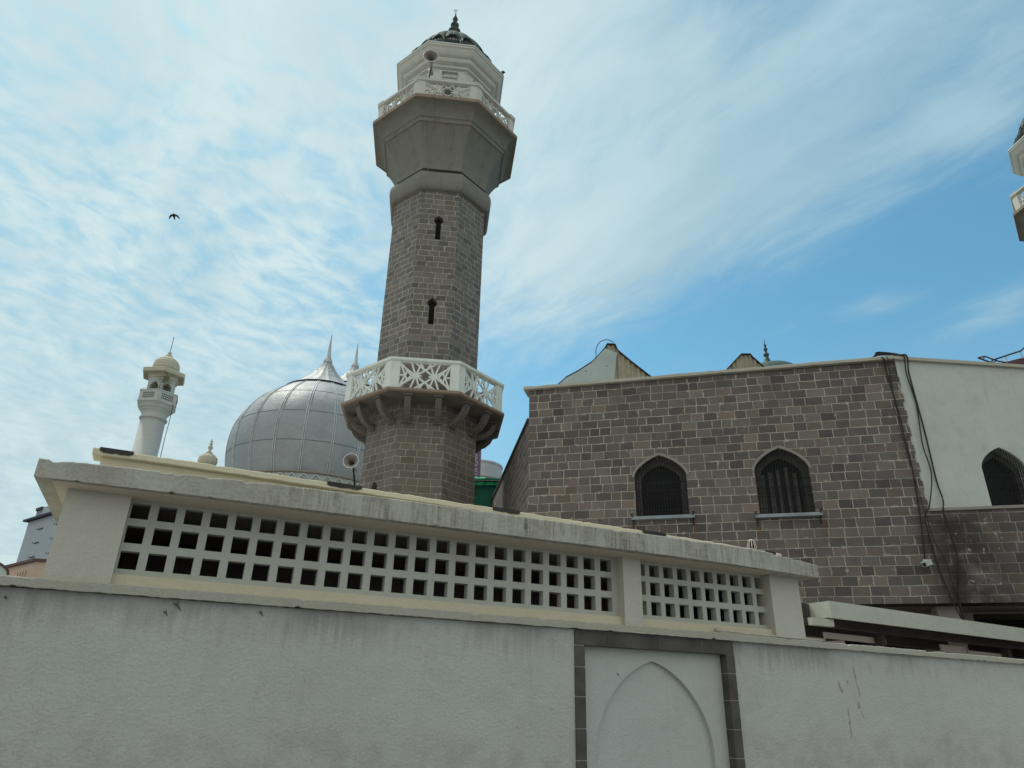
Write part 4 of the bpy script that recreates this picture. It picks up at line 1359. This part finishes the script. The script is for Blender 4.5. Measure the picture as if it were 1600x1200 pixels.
# ------------------------------------------------------------------ canopy behind the wall, lower right
AC = R(30.7)
cn = thing('flat_canopy', (4.82, 10.97, 0), AC, 'flat canopy with pale fascia running behind the boundary wall on the right', 'canopy')
q = MB(); q.box(0, 12, 0, 0.04, 2.955, 3.20); q.build('fascia', 'canopy_paint', cn)
q = MB(); q.box(0.0, 0.04, 0.041, 0.50, 2.965, 3.198); q.build('side_fascia', 'canopy_paint', cn)
q = MB(); q.M = Matrix.Rotation(R(-6), 4, 'Z'); q.box(-0.34, 0.10, 0.06, 0.14, 2.84, 2.945); q.build('gutter', 'canopy_paint', cn)
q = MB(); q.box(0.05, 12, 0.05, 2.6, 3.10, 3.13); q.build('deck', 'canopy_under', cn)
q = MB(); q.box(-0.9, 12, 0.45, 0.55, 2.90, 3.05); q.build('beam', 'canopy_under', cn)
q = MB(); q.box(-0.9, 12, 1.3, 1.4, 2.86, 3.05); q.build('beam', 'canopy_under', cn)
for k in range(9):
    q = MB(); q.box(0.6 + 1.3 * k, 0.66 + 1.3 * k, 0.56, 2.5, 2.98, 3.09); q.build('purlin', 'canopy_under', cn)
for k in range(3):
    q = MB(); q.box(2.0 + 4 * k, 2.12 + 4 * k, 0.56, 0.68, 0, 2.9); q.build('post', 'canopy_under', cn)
q = MB()
for k in range(26):
    q.box(-0.9 + 0.03 * k, -0.885 + 0.03 * k, 0.3 + 0.001 * (k % 2), 0.34, 2.99, 3.18)
q.box(-0.95, 0.0, 0.36, 0.38, 2.9, 3.19)
q.build('louvre', 'roof_dark', cn)
for (a, b_, z0_, z1_) in ((0.75, 2.35, 2.765, 2.855), (4.0, 4.78, 2.745, 2.865), (4.85, 6.3, 2.75, 2.81)):
    q = MB(); q.box(a, b_, 0.70, 0.74, z0_, z1_); q.build('rail_board', 'pink_pillar', cn)
bw2 = MB(); bw2.box(-2.0, 12, 1.9, 2.0, 0.0, 2.78)
o = bw2.build('back_wall', 'pink_pillar', cn)
q = MB()
for (a, b_, z0_, z1_) in ((0.5, 1.55, 2.3, 2.6), (2.55, 4.2, 2.2, 2.66), (4.9, 9.5, 2.3, 2.62)):
    q.box(a, b_, 1.86, 1.89, z0_, z1_)
q.build('dark_opening', 'dark_inside', cn)

# ------------------------------------------------------------------ silver domes
def silver_dome(loc, s, label, frieze=True):
    root = thing('silver_dome', loc, R(4), label, 'dome', 'silver ribbed domes of the prayer hall')
    prof = [(4.72, 13.30), (4.90, 14.0), (5.02, 14.7), (5.07, 15.4), (5.04, 16.1), (4.92, 16.75), (4.70, 17.35), (4.40, 17.90), (4.00, 18.42), (3.52, 18.90), (2.98, 19.33), (2.42, 19.72), (2.0, 19.98)]
    # refine with smooth curve
    P = [Vector((r_, 0, z_)) for r_, z_ in prof]
    sp = [(p.x, p.z) for p in smoothpath(P, 5)]
    q = MB(); q.smooth = True; q.lathe(sp, 80, 0, cap0=False, cap1=True); shell = q.build('shell', 'silver_paint', root)
    q = MB()
    for k in range(20):
        a = R(18 * k + 4)
        tx, ty = -sin(a), cos(a)
        for off in (-0.055, 0.055):
            pts = [(p[0] * cos(a) + tx * off + 0.02 * cos(a), p[0] * sin(a) + ty * off + 0.02 * sin(a), p[1]) for p in sp[::3] + [sp[-1]]]
            q2 = MB() if off < 0 else q2
            q2.tube(pts, 0.032, 5)
        q2.build('rib', 'lead_grey', shell)
    q = MB()
    for zz_ in (14.95, 16.75, 18.35):
        # ring at given z
        for (a, b_) in zip(sp, sp[1:]):
            if a[1] <= zz_ <= b_[1]:
                rr = a[0] + (b_[0] - a[0]) * (zz_ - a[1]) / (b_[1] - a[1])
        q.lathe([(rr - 0.02, zz_ - 0.010), (rr + 0.010, zz_ - 0.010), (rr + 0.010, zz_ + 0.010), (rr - 0.02, zz_ + 0.010)], 80, 0, cap0=False, cap1=False)
    q.build('seam', 'steel_dark', shell, fix=False)
    # tented cap: concave skirt with fluted edge
    q = MB(); v = []; f = []
    n = 60; pr = [(2.42, 19.74), (2.36, 19.86), (1.85, 20.22), (1.42, 20.58), (1.08, 20.95), (0.78, 21.30), (0.56, 21.60), (0.42, 21.85)]
    for i, (r_, z_) in enumerate(pr):
        for k in range(n):
            a = 2 * pi * k / n
            rr = r_ * (1 + 0.018 * (1 if k % 3 == 0 else -0.4))
            v.append((rr * cos(a), rr * sin(a), z_ - (0.05 * abs(sin(a * 10)) if i == 0 else 0)))
    for i in range(len(pr) - 1):
        for k in range(n):
            k2 = (k + 1) % n
            f.append((i * n + k, i * n + k2, (i + 1) * n + k2, (i + 1) * n + k))
    q.add(v, f); cap = q.build('tented_cap', 'silver_paint', root)
    q = MB(); q.lathe([(2.44, 19.68), (2.50, 19.70), (2.50, 19.80), (2.3, 19.85)], 60, 0, cap0=False, cap1=False); q.build('cap_edge', 'steel_dark', cap, fix=False)
    q = MB(); v = []; f = []
    pr = [(0.82, 21.22), (0.66, 21.4), (0.50, 21.7), (0.38, 21.95), (0.20, 21.98)]
    for i, (r_, z_) in enumerate(pr):
        for k in range(48):
            a = 2 * pi * k / 48
            rr = r_ * (1 + 0.05 * cos(12 * a))
            v.append((rr * cos(a), rr * sin(a), z_ + (0.05 * cos(12 * a) if i == 0 else 0)))
    for i in range(len(pr) - 1):
        for k in range(48):
            k2 = (k + 1) % 48
            f.append((i * 48 + k, i * 48 + k2, (i + 1) * 48 + k2, (i + 1) * 48 + k))
    q.add(v, f); q.build('collar', 'silver_paint', root)
    q = MB(); q.smooth = True
    q.lathe([(0.16, 21.97), (0.22, 22.03), (0.29, 22.12), (0.30, 22.22), (0.24, 22.36), (0.15, 22.6), (0.105, 23.0), (0.07, 23.5), (0.035, 24.1), (0.005, 24.45)], 18, 0)
    q.build('finial', 'lead_grey', root)
    q = MB(); q.lathe([(4.7, 13.13), (4.92, 13.14), (4.95, 13.17), (4.95, 13.23), (4.84, 13.26), (4.8, 13.29), (4.6, 13.31)], 80, 0); q.build('base_cornice', 'hood_stone', root)
    q = MB(); q.lathe([(4.80, 9.0), (4.80, 13.129)], 80, 0); dr = q.build('drum', 'white_far', root)
    if frieze:
        q = MB(); q2 = MB()
        for k in range(48):
            q.M = Matrix.Rotation(R(7.5 * k), 4, 'Z'); q2.M = q.M
            for (w_, h_, th, yo) in ((0.56, 0.42, 0.07, 0.10), (0.36, 0.26, 0.05, 0.05)):
                A2 = arch(0, w_, 12.66, h_, 0.5, 6)
                for i in range(len(A2) - 1):
                    q.bar2(A2[i][0], A2[i][1], A2[i + 1][0], A2[i + 1][1], th, -4.80 - yo, -4.75)
            q2.prism(arch(0, 0.20, 12.62, 0.16, 0.5, 5, 12.3), -4.82, -4.7)
        q.build('arch_frieze', 'white_far', dr, fix=False)
        q2.build('arch_hollow', 'dark_inside', dr, fix=False)
    return root
sdm = silver_dome((-12.15, 42.0, 0), 1, 'big silver ribbed dome with spike, in full view left of the central minaret')
sd2 = copy_tree(sdm)
sd2.location = (-12.29, 50.0, 3.6)
sd2['label'] = 'silver dome mostly hidden behind the minaret balcony, only its thin spike clear above the railing'
hall = thing('prayer_hall', (-12, 48, 0), 0, 'pale prayer hall block carrying the silver domes behind the screen block', 'building')
q = MB(); q.box(-7.5, 7.5, -10, 16, 0, 9.0); q.build('wall', 'white_far', hall)
q = MB(); q.box(-7.8, 7.8, -10.3, 16.3, 9.001, 9.3); q.build('roof', 'hood_stone', hall)
q = MB(); q.lathe([(4.75, 9.3), (4.75, 12.6)], 48, 0, c=(-0.29, 2.0, 0)); q.build('drum', 'white_far', hall)

# ------------------------------------------------------------------ white round minaret at the left
lm = thing('white_minaret', (-24.25, 45, 0), R(-8), 'slim round white minaret with fluted cap and lightning rod at left', 'minaret')
q = MB(); q.smooth = True; q.lathe([(0.93, 0), (0.775, 19.0)], 40, 0); q.build('shaft', 'white_far', lm)
q = MB(); q.smooth = False
q.lathe([(0.78, 18.90), (0.86, 18.93), (0.88, 19.02), (0.80, 19.08), (0.79, 19.25), (0.84, 19.40), (0.93, 19.50), (0.94, 19.56), (1.03, 19.62), (1.10, 19.72), (1.12, 19.80), (0.9, 19.85)], 40, 0); q.build('corbel', 'white_far', lm)
HX = 2
q = MB(); q.lathe([(0.9, 19.80), (1.12, 19.72), (1.30, 19.92), (1.36, 19.95), (1.36, 20.07), (1.33, 20.10), (1.33, 20.68), (1.37, 20.70), (1.37, 20.78), (1.22, 20.78), (1.22, 20.2), (0.5, 20.18)], 6, HX)
bal = q.build('balcony', 'white_far', lm)
# pierced dots in balcony panels
q = MB(); ap6 = 1.33 * cos(pi / 6)
for k in range(6):
    q.M = Matrix.Rotation(R(HX + 30 + 60 * k + 90), 4, 'Z')
    for i in range(7):
        for j in range(3):
            x_ = -0.36 + 0.12 * i; z_ = 20.22 + 0.15 * j
            q.box(x_ - 0.036, x_ + 0.036, -ap6 - 0.022, -ap6 + 0.03, z_ - 0.042, z_ + 0.042)
q.build('piercing', 'window_frame_paint', bal, fix=False)
# open chamber: six piers and cusped arches
ch = MB()
for k in range(6):
    ch.M = Matrix.Rotation(R(HX + 30 + 60 * k + 90), 4, 'Z')
    r_ = 0.96; apx = r_ * cos(pi / 6); hf = r_ * sin(pi / 6)
    op_ = [(-0.30, 20.55), (0.30, 20.55), (0.30, 21.15), (0.27, 21.32), (0.20, 21.30), (0.16, 21.44), (0.05, 21.45), (0, 21.52), (-0.05, 21.45), (-0.16, 21.44), (-0.20, 21.30), (-0.27, 21.32), (-0.30, 21.15)]
    ch.holed([(-hf, 20.2), (hf, 20.2), (hf, 21.95), (-hf, 21.95)], [op_], (0, -apx, 0), (1, 0, 0), (0, 0, 1), 0.16)
    # inner skin
    ch.holed([(-hf + 0.09, 20.2), (hf - 0.09, 20.2), (hf - 0.09, 21.95), (-hf + 0.09, 21.95)], [[(a_, b_) for a_, b_ in op_]], (0, -apx + 0.16, 0), (1, 0, 0), (0, 0, 1), 0.001)
ch.M = Matrix.Identity(4)
ch.build('chamber', 'white_far', lm, fix=False)
q = MB(); q.lathe([(0.9, 21.80), (1.02, 21.82), (1.08, 21.95), (1.10, 22.10), (1.20, 22.20), (1.44, 22.08), (1.50, 22.12), (1.52, 22.36), (1.46, 22.40), (1.1, 22.50), (0.9, 22.52)], 6, HX); q.build('eave', 'cream_far', lm)
q = MB(); v = []; f = []
pr = [(0.74, 22.50), (0.74, 22.6), (0.82, 22.72), (0.84, 22.95), (0.80, 23.2), (0.67, 23.42), (0.46, 23.60), (0.30, 23.68), (0.28, 23.74), (0.14, 23.82)]
for i, (r_, z_) in enumerate(pr):
    for k in range(96):
        a = 2 * pi * k / 96
        rr = r_ * (1 + 0.03 * abs(sin(8 * a)))
        if z_ < 23.0 and z_ < 22.72 + 0.22 * abs(sin(8 * a)): rr *= 1.04
        v.append((rr * cos(a), rr * sin(a), z_))
for i in range(len(pr) - 1):
    for k in range(96):
        k2 = (k + 1) % 96
        f.append((i * 96 + k, i * 96 + k2, (i + 1) * 96 + k2, (i + 1) * 96 + k))
q.add(v, f); cp_ = q.build('cupola', 'cream_far', lm)
q = MB(); q.smooth = True; q.lathe([(0.22, 23.78), (0.20, 23.86), (0.10, 23.95), (0.13, 24.03), (0.08, 24.15), (0.02, 24.2)], 14, 0); q.build('finial', 'cream_far', cp_)
q = MB(); q.tube([(0, 0, 24.1), (0.0, 0, 25.35)], 0.022, 6); q.build('lightning_rod', 'steel_dark', cp_)
q = MB(); q.tube([(-22.90, 44.5, 19.95), (-22.88, 44.5, 18.9), (-22.92, 44.5, 17.6), (-22.9, 44.5, 15.0), (-22.9, 44.5, 12.0)], 0.022, 5)
tag(q.build('cable', 'steel_dark'), 'thin wire hanging free from the white minaret balcony', 'wire')
# weeds growing in the chamber
q = MB(); rnd = random.Random(5)
base = Vector((-24.25, 45, 0))
for k in range(420):
    if k % 3:
        a_ = R(rnd.gauss(-58, 12)); rr = rnd.gauss(0.98, 0.10); z_ = rnd.gauss(21.70, 0.22)
    else:
        a_ = R(rnd.gauss(-80, 22)); rr = rnd.gauss(0.98, 0.10); z_ = rnd.gauss(20.98, 0.13)
    c = base + Vector((rr * cos(a_), rr * sin(a_), z_))
    d1 = Vector((rnd.uniform(-1, 1), rnd.uniform(-1, 1), rnd.uniform(-1, 1))).normalized() * rnd.uniform(0.03, 0.075)
    d2 = d1.cross(Vector((rnd.uniform(-1, 1), rnd.uniform(-1, 1), rnd.uniform(-1, 1)))).normalized() * 0.025
    q.add([c - d1, c + d2, c + d1, c - d2], [(0, 1, 2, 3)])
tag(q.build('weed', 'leaf_yellow', fix=False), 'yellowish weeds sprouting from the upper chamber of the white minaret', 'plant')

# small cream cupola
cu = thing('cream_cupola', (-13.33, 30, 0), 0, 'small cream fluted cupola with beaded finial between white minaret and silver dome', 'cupola')
q = MB(); q.lathe([(0.55, 0), (0.42, 10.95), (0.50, 11.0), (0.50, 11.06), (0.30, 11.08)], 16, 0); q.build('base', 'cream_far', cu)
q = MB(); v = []; f = []
pr = [(0.30, 11.06), (0.36, 11.14), (0.40, 11.28), (0.38, 11.44), (0.28, 11.57), (0.14, 11.64), (0.08, 11.66)]
for i, (r_, z_) in enumerate(pr):
    for k in range(64):
        a = 2 * pi * k / 64
        rr = r_ * (1 + 0.04 * abs(sin(6 * a)))
        v.append((rr * cos(a), rr * sin(a), z_))
for i in range(len(pr) - 1):
    for k in range(64):
        k2 = (k + 1) % 64
        f.append((i * 64 + k, i * 64 + k2, (i + 1) * 64 + k2, (i + 1) * 64 + k))
q.add(v, f); q.build('bulb', 'cream_far', cu)
q = MB(); q.smooth = True; q.lathe([(0.13, 11.64), (0.15, 11.68), (0.07, 11.75), (0.05, 11.82), (0.11, 11.92), (0.10, 11.98), (0.04, 12.03), (0.075, 12.10), (0.03, 12.17), (0.05, 12.22), (0.005, 12.36)], 12, 0); q.build('finial', 'cream_far', cu)

# dark junction box on the slab coping line near the white minaret
q = MB(); q.box(-0.05, 0.05, -0.02, 0.02, 0, 0.012); q.tube([(-0.05, 0, 0.006), (0.05, 0, 0.008)], 0.008, 6)
tag(q.build('loose_offcut', 'bitumen', loc=tuple(Matrix.Rotation(AZ_A, 3, 'Z') @ Vector((-0.10, 6.31, 0)) + Vector((0, 0, 3.414))), rot=(0, 0, AZ_A)), 'tiny dark offcut lying on the cream parapet coping near the white minaret', 'debris')

# ------------------------------------------------------------------ buildings at the far left
bt = thing('tower_block', (-40.71, 60.05, 0), math.atan2(57.81 - 60.05, -37.77 + 40.71), 'plain pale blue tower block at the far left edge with a railed roof', 'building')
q = MB(); q.box(0, 11, 0, 9, 0, 15.25); q.build('wall', 'blue_render', bt)
q = MB(); q.box(-0.35, 11.3, -0.35, 9.3, 15.26, 15.42); q.build('roof', 'steel_dark', bt)
q = MB(); q.box(1.6, 5, 0.2, 4, 15.42, 16.35); q.build('stair_room', 'blue_render', bt)
q = MB(); q.box(0.4, 1.58, 0.1, 2, 16.18, 16.42); q.build('roof_canopy', 'steel_dark', bt)
for k in range(4):
    q = MB(); q.box(0.5 + 0.28 * k, 0.56 + 0.28 * k, 0.2, 0.27, 15.42, 16.17); q.build('canopy_post', 'blue_render', bt)
for k, z_ in enumerate((14.25, 13.1, 11.95)):
    for j in range(2):
        q = MB(); q.box(2.55 + 3.3 * j, 3.45 + 3.3 * j, -0.03, 0.05, z_, z_ + 0.12); q.build('slot_window', 'steel_dark', bt)
        q = MB(); q.box(2.15 + 3.3 * j, 2.25 + 3.3 * j, -0.03, 0.05, z_ + 0.1, z_ + 0.2); q.build('vent', 'steel_dark', bt)
pb = thing('peach_building', (-22.76, 34.99, 0), math.atan2(34.99 - 37.85, -22.76 + 26.4), 'low peach building with narrow windows behind the left end of the wall', 'building')
q = MB(); back = MB()
hh = [[(-1.35 + 0.33 * k - 0.65, 6.9), (-1.22 + 0.33 * k - 0.65, 6.9), (-1.22 + 0.33 * k - 0.65, 7.3), (-1.35 + 0.33 * k - 0.65, 7.3)] for k in range(4)]
q.holed([(-12, 0), (0, 0), (0, 7.66), (-12, 7.66)], hh, (0, 0, 0), (1, 0, 0), (0, 0, 1), 0.15, back)
q.add([(0, 0, 0), (1.6, 2.2, 0), (1.6, 2.2, 7.66), (0, 0, 7.66)], [(0, 1, 2, 3)])
q.add([(1.6, 2.2, 0), (-12, 8, 0), (-12, 8, 7.66), (1.6, 2.2, 7.66)], [(0, 1, 2, 3)])
q.build('wall', 'peach_render', pb, fix=False)
back.build('window', 'dark_inside', pb, fix=False)
q = MB(); q.prism_z([(-12.1, -0.18), (0.05, -0.18), (1.8, 2.2), (-12.1, 8.2)], 7.662, 7.78); q.build('roof', 'steel_brown', pb)
# pale vaulted roof in front of it
q = MB(); prof = [(-1.5, 6.6)] + [(-1.5 * cos(R(15 * k)), 6.6 + 0.62 * sin(R(15 * k))) for k in range(1, 12)] + [(1.5, 6.6)]
q.prism([(1.5, 6.0)] + [(x_, z_) for x_, z_ in reversed(prof)] + [(-1.5, 6.0)], 0, 4)
va = thing('vaulted_roof', (-23.35, 31.5, 0), R(38), 'pale arched roof end at the far left edge just above the wall ledge', 'roof')
q.build('vault', 'sheet_white', va)
q = MB(); q.box(-1.4, 1.4, 0.1, 3.9, 0, 6.0); q.build('wall', 'peach_render', va)
q = MB()
for (a, b_) in zip(prof, prof[1:]):
    q.bar2(a[0], a[1], b_[0], b_[1], 0.10, -0.05, 0.03)
q.build('arch_rim', 'steel_brown', va)

# ------------------------------------------------------------------ between minaret and wing
sh_ = thing('green_shed', (-1.15, 24, 0), R(-4), 'dark green sheeted shed under a bright green tarpaulin between minaret and stone wing', 'shed')
q = MB(); q.box(-0.35, 0.95, 0, 1.6, 0, 8.72); q.build('wall', 'panel_green', sh_)
for x_ in (-0.12, 0.90):
    q = MB(); q.box(x_, x_ + 0.035, -0.03, -0.001, 0, 8.75); q.build('frame_post', 'horn_grey', sh_)
q = MB(); v = []; f = []; nx = 14
for i in range(nx + 1):
    x_ = -0.5 + 1.5 * i / nx
    zt = 9.12 - 0.16 * i / nx + 0.02 * sin(i * 2.1)
    v += [(x_, -0.10 + 0.03 * sin(i * 1.7), 8.70), (x_, -0.16 + 0.03 * cos(i * 2.3), 8.80), (x_, -0.08, 8.84), (x_, -0.14, 8.93), (x_, 0.15, zt), (x_, 1.6, zt + 0.05)]
    if i:
        for k in range(5):
            f.append(((i - 1) * 6 + k, i * 6 + k, i * 6 + k + 1, (i - 1) * 6 + k + 1))
q.add(v, f); tp = q.build('tarpaulin', 'tarp_green', sh_)
q = MB(); q.tube([(-0.5, -0.19, 8.83), (1.0, -0.19, 8.81)], 0.03, 6); q.build('cord', 'iron_black', tp)
tk = thing('water_tank', (-1.35, 29.0, 0), 0, 'round white tank rim showing above the green tarpaulin', 'tank')
q = MB(); q.smooth = False
q.M = Matrix.Translation((0, 0, 0))
q.lathe([(0.85, 6.0), (0.85, 10.35)], 40, 0); q.build('body', 'tank_white', tk)
q = MB(); q.lathe([(0.96, 10.30), (1.02, 10.34), (1.02, 10.90), (1.05, 10.93), (1.05, 11.0), (0.9, 11.02), (0.1, 11.1)], 40, 0); q.build('lid', 'tank_white', tk)
q = MB(); q.box(-0.6, 0.6, -0.6, 0.6, 0, 5.999); q.build('stand', 'hood_stone', tk)
sg = thing('banner_sign', (-1.47, 27.0, 0), 0, 'tall narrow purple vertical sign with white lettering beside the minaret', 'sign')
q = MB(); q.box(0.0, 0.30, 0, 0.08, 9.0, 13.6); q.build('board', 'sign_purple', sg)
q = MB(); q.box(0.06, 0.10, 0.01, 0.09, 0, 8.999); q.build('pole', 'horn_grey', sg)
q = MB(); q.box(0.0, 0.05, -0.006, -0.001, 9.1, 13.5); q.build('white_band', 'sign_white', sg)
q = MB(); rnd = random.Random(8); z_ = 9.6
while z_ < 13.0:
    hgt = rnd.uniform(0.06, 0.12)
    x_ = 0.085
    kind = rnd.choice('LTOCI')
    e = 0.016
    if kind in 'LI': q.box(x_, x_ + 0.09, -0.006, -0.001, z_, z_ + e)
    if kind in 'L': q.box(x_, x_ + e, -0.0065, -0.001, z_ + e, z_ + hgt)
    if kind == 'T': q.box(x_, x_ + 0.09, -0.006, -0.001, z_ + hgt / 2, z_ + hgt / 2 + e); q.box(x_ + 0.075, x_ + 0.09, -0.0065, -0.001, z_, z_ + hgt / 2)
    if kind in 'OC':
        q.box(x_, x_ + 0.08, -0.006, -0.001, z_, z_ + e); q.box(x_, x_ + 0.08, -0.006, -0.001, z_ + hgt - e, z_ + hgt); q.box(x_, x_ + e, -0.006, -0.001, z_ + e, z_ + hgt - e)
    z_ += hgt + 0.035
q.build('lettering', 'sign_white', sg)

# ------------------------------------------------------------------ steel rooftop platform at far right
dk = thing('steel_platform', (30.0, 40, 0), 0, 'dark brown steel rooftop with handrail and lattice bracket above the white wall at right edge', 'structure')
q = MB(); q.prism([(1.0, 21.6), (9.0, 23.7), (9.0, 24.6), (0.55, 22.15)], 0, 5); q.build('deck', 'steel_brown', dk)
q = MB(); q.box(3, 9, 0.5, 4.5, 0, 22.0); q.build('tower', 'steel_brown', dk)
q = MB(); q.tube([(0.35, -0.05, 22.42), (2.4, -0.05, 23.15), (2.75, -0.05, 23.45), (8, -0.05, 25.2)], 0.05, 6); q.build('handrail', 'steel_dark', dk)
for (x_, z0_, z1_) in ((1.3, 22.3, 22.78), (2.35, 22.6, 23.15), (3.4, 22.9, 23.7)):
    q = MB(); q.tube([(x_, -0.05, z0_), (x_, -0.05, z1_)], 0.03, 6); q.build('rail_post', 'horn_grey', dk)
q = MB()
q.tube([(-0.45, 0, 22.60), (0.0, 0, 22.72), (0.75, 0, 22.40), (1.3, 0, 22.3)], 0.05, 6)
q.tube([(-0.45, 0, 22.60), (0.25, 0, 22.30), (0.8, 0, 22.12)], 0.06, 6)
q.tube([(0.0, 0, 22.72), (-0.15, 0, 22.50)], 0.035, 5)
q.tube([(0.45, 0, 22.56), (0.30, 0, 22.25)], 0.035, 5)
q.tube([(0.3, 0, 22.28), (0.75, 0, 22.42)], 0.03, 5)
q.build('lattice_bracket', 'steel_brown', dk)

# ------------------------------------------------------------------ birds
def bird(loc, span, rz, label, pitch=0.0):
    """a flying bird: one skinned body with swept wings and tail"""
    s = span / 2
    verts = [(0, 0, 0), (0, -0.28, 0), (0, -0.52, 0.01), (0, -0.70, 0.0), (0, 0.30, 0), (0, 0.72, 0),
             (0.28, -0.22, 0.06), (0.62, -0.10, 0.10), (0.86, 0.22, 0.06), (1.0, 0.62, 0.0),
             (-0.28, -0.22, 0.06), (-0.66, -0.08, 0.10), (-0.95, 0.26, 0.06), (-1.15, 0.66, 0.0)]
    edges = [(0, 1), (1, 2), (2, 3), (0, 4), (4, 5), (1, 6), (6, 7), (7, 8), (8, 9), (1, 10), (10, 11), (11, 12), (12, 13)]
    rad = [(0.19, 0.15), (0.20, 0.16), (0.12, 0.11), (0.03, 0.02), (0.15, 0.10), (0.19, 0.03),
           (0.22, 0.05), (0.22, 0.04), (0.17, 0.03), (0.06, 0.01), (0.22, 0.05), (0.22, 0.04), (0.17, 0.03), (0.06, 0.01)]
    me = bpy.data.meshes.new('bird')
    me.from_pydata([tuple(c * s for c in v_) for v_ in verts], edges, [])
    ob = bpy.data.objects.new('bird', me); COL.objects.link(ob)
    sk = ob.modifiers.new('skin', 'SKIN'); sk.use_smooth_shade = True
    for i, r_ in enumerate(rad):
        me.skin_vertices[0].data[i].radius = (r_[0] * s, r_[1] * s)
    me.skin_vertices[0].data[0].use_root = True
    ob.modifiers.new('sub', 'SUBSURF').levels = 1
    ob.data.materials.append(MATS['bird_black'])
    ob.location = loc; ob.rotation_euler = (pitch, 0, rz)
    return tag(ob, label, 'bird')
bird((-25.40, 43.0, 34.43), 0.72, R(2), 'dark bird gliding with swept wings in the cloudy sky at left', R(-35))
# perched bird on the cornice corner
me = bpy.data.meshes.new('bird'); s = 0.16
me.from_pydata([tuple(c * s for c in v_) for v_ in [(0, 0, 0.9), (0, 0.35, 0.55), (0, 0.8, 0.1), (0, 1.5, -0.6), (0, -0.30, 1.25), (0, -0.72, 1.2), (0.18, 0.15, 0.3), (0.18, 0.15, 0), (-0.18, 0.15, 0.3), (-0.18, 0.15, 0)]],
               [(0, 1), (1, 2), (2, 3), (0, 4), (4, 5), (1, 6), (6, 7), (1, 8), (8, 9)], [])
ob = bpy.data.objects.new('bird', me); COL.objects.link(ob)
sk = ob.modifiers.new('skin', 'SKIN')
for i, r_ in enumerate([0.40, 0.46, 0.28, 0.12, 0.26, 0.05, 0.1, 0.05, 0.1, 0.05]):
    me.skin_vertices[0].data[i].radius = (r_ * s, r_ * s)
me.skin_vertices[0].data[0].use_root = True
ob.modifiers.new('sub', 'SUBSURF').levels = 1
ob.data.materials.append(MATS['bird_black'])
ra = R(6.1 - 22.5)
ob.location = (MC[0] + 2.10 * cos(ra), MC[1] + 2.10 * sin(ra), 23.22)
ob.rotation_euler = (0, 0, R(120))
tag(ob, 'small dark bird perched on the right cornice corner of the central minaret', 'bird')
